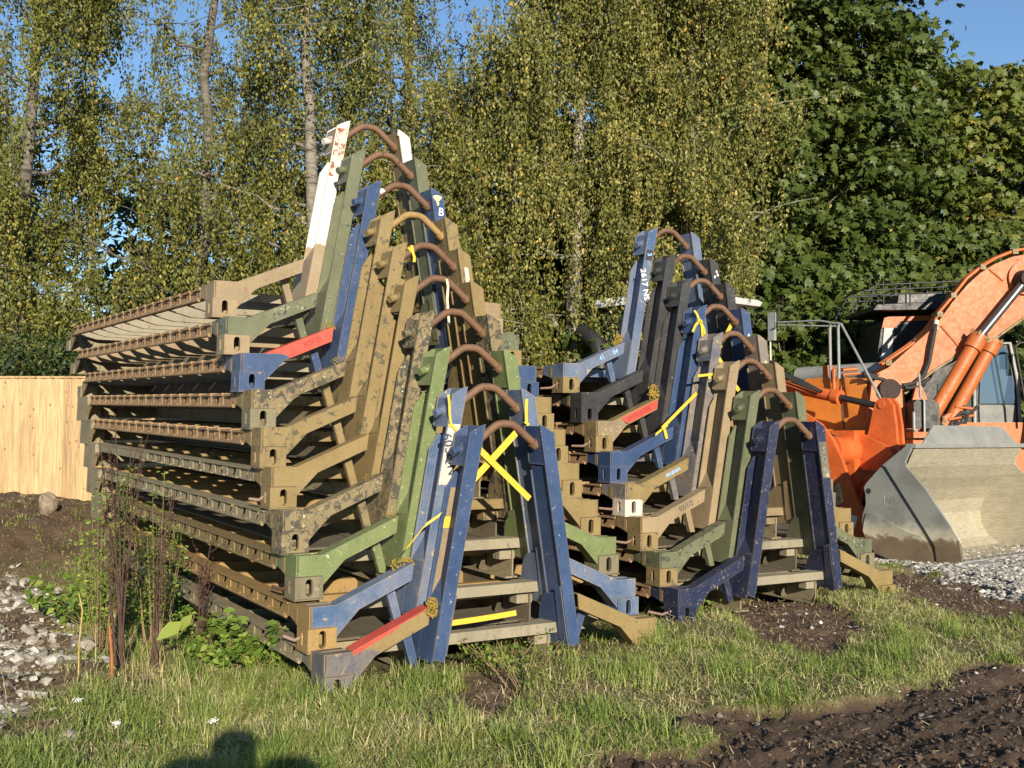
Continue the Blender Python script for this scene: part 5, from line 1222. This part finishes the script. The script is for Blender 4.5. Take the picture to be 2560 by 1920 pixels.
tag(np_mesh('fallen_straw', V.reshape(-1, 3), np.arange(4*k), np.full(k, 4), M_straw, None, {'tint': np.repeat(rg.random(k)*.9, 4)}), 'bits of fallen straw lying over turf and soil', 'straw', kind='stuff')

ICO = None
def ico():
    t = (1+5**.5)/2
    v = np.array([(-1,t,0),(1,t,0),(-1,-t,0),(1,-t,0),(0,-1,t),(0,1,t),(0,-1,-t),(0,1,-t),(t,0,-1),(t,0,1),(-t,0,-1),(-t,0,1)], float); v /= np.linalg.norm(v[0])
    f = np.array([(0,11,5),(0,5,1),(0,1,7),(0,7,10),(0,10,11),(1,5,9),(5,11,4),(11,10,2),(10,7,6),(7,1,8),(3,9,4),(3,4,2),(3,2,6),(3,6,8),(3,8,9),(4,9,5),(2,4,11),(6,2,10),(8,6,7),(9,8,1)])
    return v, f
def stones(name, x, y, s, tint, mat, rg, sink=.3, flat=.6, zoff=0):
    v, f = ico(); k = len(x); nv = len(v)
    P3 = v[None]*(1+rg.uniform(-.38, .30, (k, nv, 1)))*np.stack([s*(.7+.6*rg.random(k)), s*(.7+.6*rg.random(k)), s*flat*(.6+.7*rg.random(k))], 1)[:, None, :]
    a = rg.random(k)*6.283; ca, sa = np.cos(a)[:, None], np.sin(a)[:, None]; tl = rg.normal(size=k)[:, None]*.5
    X = P3[..., 0]*ca-P3[..., 1]*sa; Y_ = P3[..., 0]*sa+P3[..., 1]*ca; Z = P3[..., 2]+X*tl*.5
    z = heightf(x, y)+s*flat*(1-sink)*.6+zoff
    V = np.stack([X+x[:, None], Y_+y[:, None], Z+z[:, None]], -1).reshape(-1, 3)
    F = (np.arange(k)*nv)[:, None, None]+f[None]
    return np_mesh(name, V, F.ravel(), np.full(k*20, 3), mat, None, {'tint': np.repeat(tint, nv)})
def stonemat(name, stops):
    m, nt, b = newmat(name); at = N(nt, 'ShaderNodeAttribute', attribute_name='tint'); r = ramp(nt, stops); nt.links.new(at.outputs['Fac'], r.inputs[0])
    tc = N(nt, 'ShaderNodeTexCoord').outputs['Object']; n = noise(nt, tc, 40, 6, .7); r2 = ramp(nt, [(.3, G1(.65)), (.7, G1(1.15))]); nt.links.new(n, r2.inputs[0])
    c = mixc(nt, 1, r.outputs[0], r2.outputs[0], 'MULTIPLY'); nt.links.new(c, b.inputs['Base Color']); b.inputs['Roughness'].default_value = .85; bump(nt, n, b, .5, .006); return m
M_gravel = stonemat('crushed_stone', [(0, (.13,.12,.105)), (.5, (.32,.30,.265)), (.9, (.50,.475,.43)), (1, (.60,.58,.54))])
M_rubble = stonemat('chalky_rubble', [(0, (.11,.09,.07)), (.4, (.25,.22,.18)), (.8, (.42,.395,.35)), (.99, (.55,.53,.49)), (1, (.04,.08,.28))])
M_clod = stonemat('soil_clod', [(0, (.055,.037,.025)), (.5, (.11,.075,.052)), (1, (.21,.15,.105))])
rg = np.random.default_rng(8)
x = rg.uniform(2.5, 9.5, 60000); y = rg.uniform(8.4, 15, 60000); kk = (rg.random(60000) < gravel_mask(x, y)*(.35+.65*(y < 13))) & in_view(x, y, .3); x = x[kk]; y = y[kk]
tag(stones('gravel', x, y, .013+.020*rg.random(len(x))**2, rg.random(len(x)), M_gravel, rg), 'grey crushed stone gravel below the loader bucket', 'gravel', kind='stuff')
x = rg.uniform(1, 6, 1400); y = rg.uniform(5.5, 13, 1400); mu, dp = mud_mask(x, y); kk = (mu > .2) & (rg.random(1400) < .45); x = x[kk]; y = y[kk]
tag(stones('loose_stones', x, y, .008+.014*rg.random(len(x))**2, rg.random(len(x)), M_gravel, rg), 'small pale stones strewn over the bare soil patches', 'stones', kind='stuff')
x = rg.uniform(-7, -1.8, 60000); y = rg.uniform(4.6, 13.0, 60000); rb = rubble_mask(x, y); q, t = rack_coords(x, y); cl = fbm(x, y, 2.2, 3, 71)
up_ = sstep(11.5, 9.0, y); kk = (rg.random(60000) < .62*rb*sstep(.36, .62, cl)*(.3+.7*up_)+rb*.06) & in_view(x, y, .4); x = x[kk]; y = y[kk]; k = len(x)
tag(stones('rubble', x, y, .008+.045*rg.random(k)**3.2, np.where(rg.random(k) > .997, 1, rg.random(k)*.97), M_rubble, rg, .35, .72), 'pale broken rubble spread over the soil heap at the left', 'rubble', kind='stuff')
# soil clods on the churned ground and on the bank
x = rg.uniform(-8, 7, 330000); y = 4.3+10.2*rg.random(330000)**1.4; mu, dp = mud_mask(x, y); q, t = rack_coords(x, y)
bk = np.maximum(sstep(.5, 1.4, q)*sstep(8.5, 11, y), sstep(6.4, 7.6, t)*sstep(2, -1, x)); kk = (rg.random(330000) < np.maximum(mu*.38, np.maximum(bk*.5, rubble_mask(x, y)*.25))) & in_view(x, y, .3) & ~inside_rack(x, y, 1); x = x[kk]; y = y[kk]; k = len(x)
mu, dp = mud_mask(x, y)
tag(stones('soil_clods', x, y, (.0035+.013*rg.random(k)**4), np.clip(rg.random(k)*.6+.4*(1-dp)*rg.random(k), 0, 1), M_clod, rg, .4, .7), 'crumbly dark soil clods on the churned earth', 'soil', kind='stuff')
print('clods', k)
# larger lumps and a root on the bank
def lump(name, x, y, r, h, seed, mat, lab, cat='lump'):
    m = MB(); nu, nv_ = 22, 14; vs = []
    for j in range(nv_+1):
        for i in range(nu):
            a = 2*math.pi*i/nu; p = math.pi*j/nv_; d = np.array([math.sin(p)*math.cos(a), math.sin(p)*math.sin(a), math.cos(p)])
            f_ = .75+.9*(float(fbm(d[0]*1.3+seed, d[2]*1.3+d[1]*1.7, 1.1, 4, seed))-.5)+.25
            vs.append((d[0]*r*f_, d[1]*r*f_, d[2]*h*f_))
    m.add(vs, [(j*nu+i, (j+1)*nu+i, (j+1)*nu+(i+1) % nu, j*nu+(i+1) % nu) for j in range(nv_) for i in range(nu)])
    o = m.build(name, mat, None, (x, y, float(heightf(x, y))+h*.5)); tag(o, lab, cat)
M_lump = simple('grey_brown_concrete', (.22,.17,.12), .9, 0, 14, .4, .9, .03)
lump('concrete_lump', -5.62, 12.9, .11, .15, 3, M_lump, 'upright grey lump of concrete on the soil bank against the fence')
lump('soil_lump', -6.15, 12.3, .13, .10, 8, simple('soil_lump', (.10,.07,.045), .95, 0, 20, .5, 1.0, .03), 'rounded soil clump at the left edge in front of the fence')
m = MB(); rp = [(-6.1, 10.6), (-5.8, 10.5), (-5.5, 10.3), (-5.2, 10.25), (-4.95, 10.1), (-4.75, 10.05)]
m.tube([(x, y, float(heightf(x, y))+.06+.03*math.sin(i*2)) for i, (x, y) in enumerate(rp)], [.05, .075, .08, .07, .05, .03], 9)
for (x, y) in ((-5.5, 10.3), (-5.2, 10.25)): m.tube([(x, y, float(heightf(x, y))+.05), (x+.2, y-.2, float(heightf(x+.2, y-.2))+.03)], [.04, .015], 7)
tag(m.build('tree_root', M_mbark), 'weathered brown tree root lying across the soil bank', 'root')

def dock(x, y, h, seed, lab, n=9):
    rg = np.random.default_rng(seed); z0 = float(heightf(x, y)); root = empty('dead_dock_plant', (x, y, z0-.02)); tag(root, lab, 'weed', 'dead dock plants by the rubble')
    m = MB(); pts = []
    for i in range(n):
        a = rg.random()*6.283; L = h*(.55+.5*rg.random()); lean = rg.uniform(.02, .16)
        p = [Vector((0.03*math.cos(a), .03*math.sin(a), 0))]
        for j in range(1, 7): t = j/6; p.append(Vector((math.cos(a)*lean*L*t**1.5+rg.normal()*.008, math.sin(a)*lean*L*t**1.5+rg.normal()*.008, L*t)))
        m.tube(p, list(np.linspace(.008, .0025, 7)), 6)
        for b_ in range(7):
            t = rg.uniform(.35, .95); q = p[0].lerp(p[-1], t); d = Vector((rg.normal()*.06, rg.normal()*.06, .10+.08*rg.random())); m.tube([q, q+d*.6, q+d], [.003, .002, .0015], 5)
            for c_ in range(14): pts.append(q+d*rg.random()+Vector((rg.normal()*.008, rg.normal()*.008, rg.normal()*.012)))
        for c_ in range(34): t = rg.uniform(.55, 1.0); pts.append(p[0].lerp(p[-1], t)+Vector((rg.normal()*.014, rg.normal()*.014, 0)))
    m.build('stem', M_dock, root)
    pos = np.array([tuple(v) for v in pts]); k = len(pos)
    leaves('seed_heads', pos, rg.normal(size=(k, 3)), .010+.010*rg.random(k), rg.random(k), 'oval', M_dseed, root, rg)
M_straw2 = simple('yellow_stem', (.38,.28,.10), .8)
M_dseed = leafmat('dock_seed', [(0, (.035,.018,.012)), (1, (.11,.055,.035))], .05)
dock(-2.55, 7.0, 1.65, 1, 'tall dark brown dead dock plant in front of the rack rails', 6); dock(-2.35, 7.05, 1.15, 2, 'shorter reddish dead dock stems to the right of the tall one', 5); dock(-2.72, 7.3, 1.2, 3, 'dead dock stems just behind the tall dark brown one', 4); dock(-2.2, 7.5, .95, 9, 'short dead dock stems nearest the rack rails', 4)
o = MB().tube([(-2.66, 6.6, -.02), (-2.67, 6.62, .25), (-2.645, 6.6, .46), (-2.68, 6.63, .56)], [.006, .005, .005, .004], 6).build('cut_stem', M_straw2); tag(o, 'pale yellow bare stem beside the tall dead dock plant', 'stem')
o = MB().tube([(-2.46, 6.62, -.02), (-2.47, 6.63, .18), (-2.50, 6.66, .36)], [.012, .010, .008], 7).build('cut_stem', simple('split_orange_stem', (.28,.10,.03), .8)); tag(o, 'short orange-brown split stem at the foot of the dock plants', 'stem')
def leafy(name, x, y, h, seed, lab, r=.28, n=9, per=34, size=.05, shape='birch', mat=None, spread=.5, cat='weed', group=None):
    rg = np.random.default_rng(seed); z0 = float(heightf(x, y)); root = empty(name, (x, y, z0-.01)); tag(root, lab, cat, group)
    m = MB(); P_ = []
    for i in range(n):
        a = rg.random()*6.283; L = h*(.6+.5*rg.random()); p = [Vector((r*.4*math.cos(a)*rg.random(), r*.4*math.sin(a)*rg.random(), 0))]; b = p[0]
        for j in range(1, 6): t = j/5; p.append(b+Vector((math.cos(a)*r*spread*t*1.6, math.sin(a)*r*spread*t*1.6, L*(t-.12*t*t*spread))))
        m.tube(p, list(np.linspace(.005, .002, 6)), 5)
        for c_ in range(per): t = rg.uniform(.12, 1)**.8; q = p[int(t*4.99)].lerp(p[int(t*4.99)+1], t*4.99 % 1); P_.append(q+Vector((rg.normal()*.035, rg.normal()*.035, rg.normal()*.012)))
    m.build('stem', mat or M_straw, root); pos = np.array([tuple(v) for v in P_]); k = len(pos)
    nr = rg.normal(size=(k, 3))*.5+np.array([0, -.35, .8]); ud = np.stack([rg.normal(size=k), rg.normal(size=k), -.4*np.ones(k)], 1)
    leaves('leaf_cluster', pos, nr, size*(.5+.8*rg.random(k)), np.clip(rg.random(k)+.0, 0, 1), shape, M_green, root, rg, ud)
leafy('climbing_weed', -2.95, 7.7, 1.30, 11, 'tall green leafy weed growing up beside the dead dock plants', .26, 20, 90, .036, shape='oval', spread=.3)
leafy('climbing_weed', -2.62, 7.9, 1.25, 12, 'green leafy weed reaching the rail of the speckled racks', .24, 16, 80, .034, shape='oval', spread=.3)
leafy('nettle_patch', -3.45, 8.9, .40, 13, 'bright green nettles on the rubble left of the dead dock plants', .55, 14, 40, .065)
leafy('nettle_patch', -1.98, 7.2, .24, 14, 'lower green nettles spreading into the grass by the bottom rack', .36, 12, 36, .05)
leafy('nettle_patch', -1.62, 7.05, .42, 15, 'green nettles climbing against the bottom rack rail', .36, 14, 44, .06)
leafy('nettle_patch', -2.6, 8.5, .5, 16, 'half-dry green nettles at the foot of the rubble slope', .35, 10, 40, .05)
leafy('small_weed', .05, 6.35, .28, 17, 'thin flowering weed in front of the blue A-frame', .25, 10, 16, .02)
leafy('small_weed', -.02, 6.75, .22, 18, 'low leafy weed at the foot of the blue A-frame', .3, 10, 22, .03)
leafy('small_weed', 1.55, 8.75, .12, 19, 'low weed beside the navy A-frame foot', .2, 10, 16, .03)
def daisy(x, y, seed, lab):
    rg = np.random.default_rng(seed); z0 = float(heightf(x, y)); root = empty('white_flower', (x, y, z0)); tag(root, lab, 'flower', 'white flowers in the near grass')
    MB().tube([(0, 0, 0), (.01, 0, .09), (0, .01, .17)], .002, 5).build('stem', M_straw, root); k = 60
    pos = np.stack([rg.normal(size=k)*.013, rg.normal(size=k)*.013, .17+rg.normal(size=k)*.006], 1)
    leaves('flower_head', pos, rg.normal(size=(k, 3))*.7+np.array([0, -.6, .6]), .006+.004*rg.random(k), rg.random(k), 'oval', M_whitep, root, rg)
daisy(-1.85, 5.05, 1, 'white yarrow flower in the near grass at bottom left'); daisy(-2.2, 5.45, 2, 'white yarrow flower left of the other, further into the grass'); daisy(-1.42, 5.12, 3, 'white yarrow flower at the edge of the shadow')
# broad dock leaf
rg = np.random.default_rng(3)
o = leaves('broad_leaf', np.array([(-2.18, 6.85, .30), (-2.10, 6.9, .34)]), np.array([(.1, -.8, .5), (-.2, -.9, .3)]), np.array([.17, .12]), np.array([.95, .9]), 'birch', M_green, None, rg, np.array([(-.7, 0, -.7), (-.6, 0, -.8)])); tag(o, 'large bright green leaf beside the dead dock plants', 'leaf')

# ------------------------------------------------------------------ the person taking the picture (casts the shadow in the grass)
def photographer():
    v = [(0,-.42,.86),(0,-.42,1.05),(0,-.41,1.28),(0,-.40,1.40),(0,-.39,1.52),(0,-.36,1.62),(0,-.37,1.73),
         (-.09,-.42,.84),(-.11,-.40,.46),(-.12,-.44,.08),(-.13,-.32,.04),
         (.09,-.42,.84),(.11,-.40,.46),(.12,-.44,.08),(.13,-.32,.04),
         (-.21,-.40,1.47),(-.30,-.22,1.47),(-.14,-.11,1.47),(-.10,-.09,1.475),
         (.21,-.40,1.47),(.30,-.22,1.47),(.14,-.11,1.47),(.10,-.09,1.475)]
    e = [(0,1),(1,2),(2,3),(3,4),(4,5),(5,6),(0,7),(7,8),(8,9),(9,10),(0,11),(11,12),(12,13),(13,14),(3,15),(15,16),(16,17),(17,18),(3,19),(19,20),(20,21),(21,22)]
    rad = [.15,.14,.17,.13,.07,.135,.11,.095,.065,.045,.045,.095,.065,.045,.045,.105,.085,.052,.034,.105,.085,.052,.034]
    # fingers closing on the phone
    for s in (-1, 1):
        w = 18 if s < 0 else 22
        for k in range(4):
            b = len(v); z = 1.435+.018*k; v += [(s*.088, -.065, z), (s*.078, -.040, z+.004)]; e += [(w, b), (b, b+1)]; rad += [.010, .0085]
        b = len(v); v += [(s*.080, -.105, 1.475), (s*.060, -.098, 1.49)]; e += [(w, b), (b, b+1)]; rad += [.012, .010]
    me = bpy.data.meshes.new('person'); me.from_pydata(v, e, []); me.update()
    o = link(bpy.data.objects.new('person', me)); md = o.modifiers.new('skin', 'SKIN'); o.modifiers.new('sub', 'SUBSURF').render_levels = 2
    for i, r_ in enumerate(rad): me.skin_vertices[0].data[i].radius = (r_, r_)
    me.skin_vertices[0].data[0].use_root = True
    me.materials.append(simple('dark_clothing', (.04,.045,.06), .9)); z0 = float(heightf(0, -.4)); o.location = (.05, 0, -.0)
    tag(o, 'person standing on the grass holding a phone up to take the picture', 'person')
photographer()
p = MB().box(-.078, .078, -.060, -.050, 1.465-.04, 1.465+.035).build('phone', P['blk']); tag(p, 'phone held up in both hands by the standing person', 'phone')
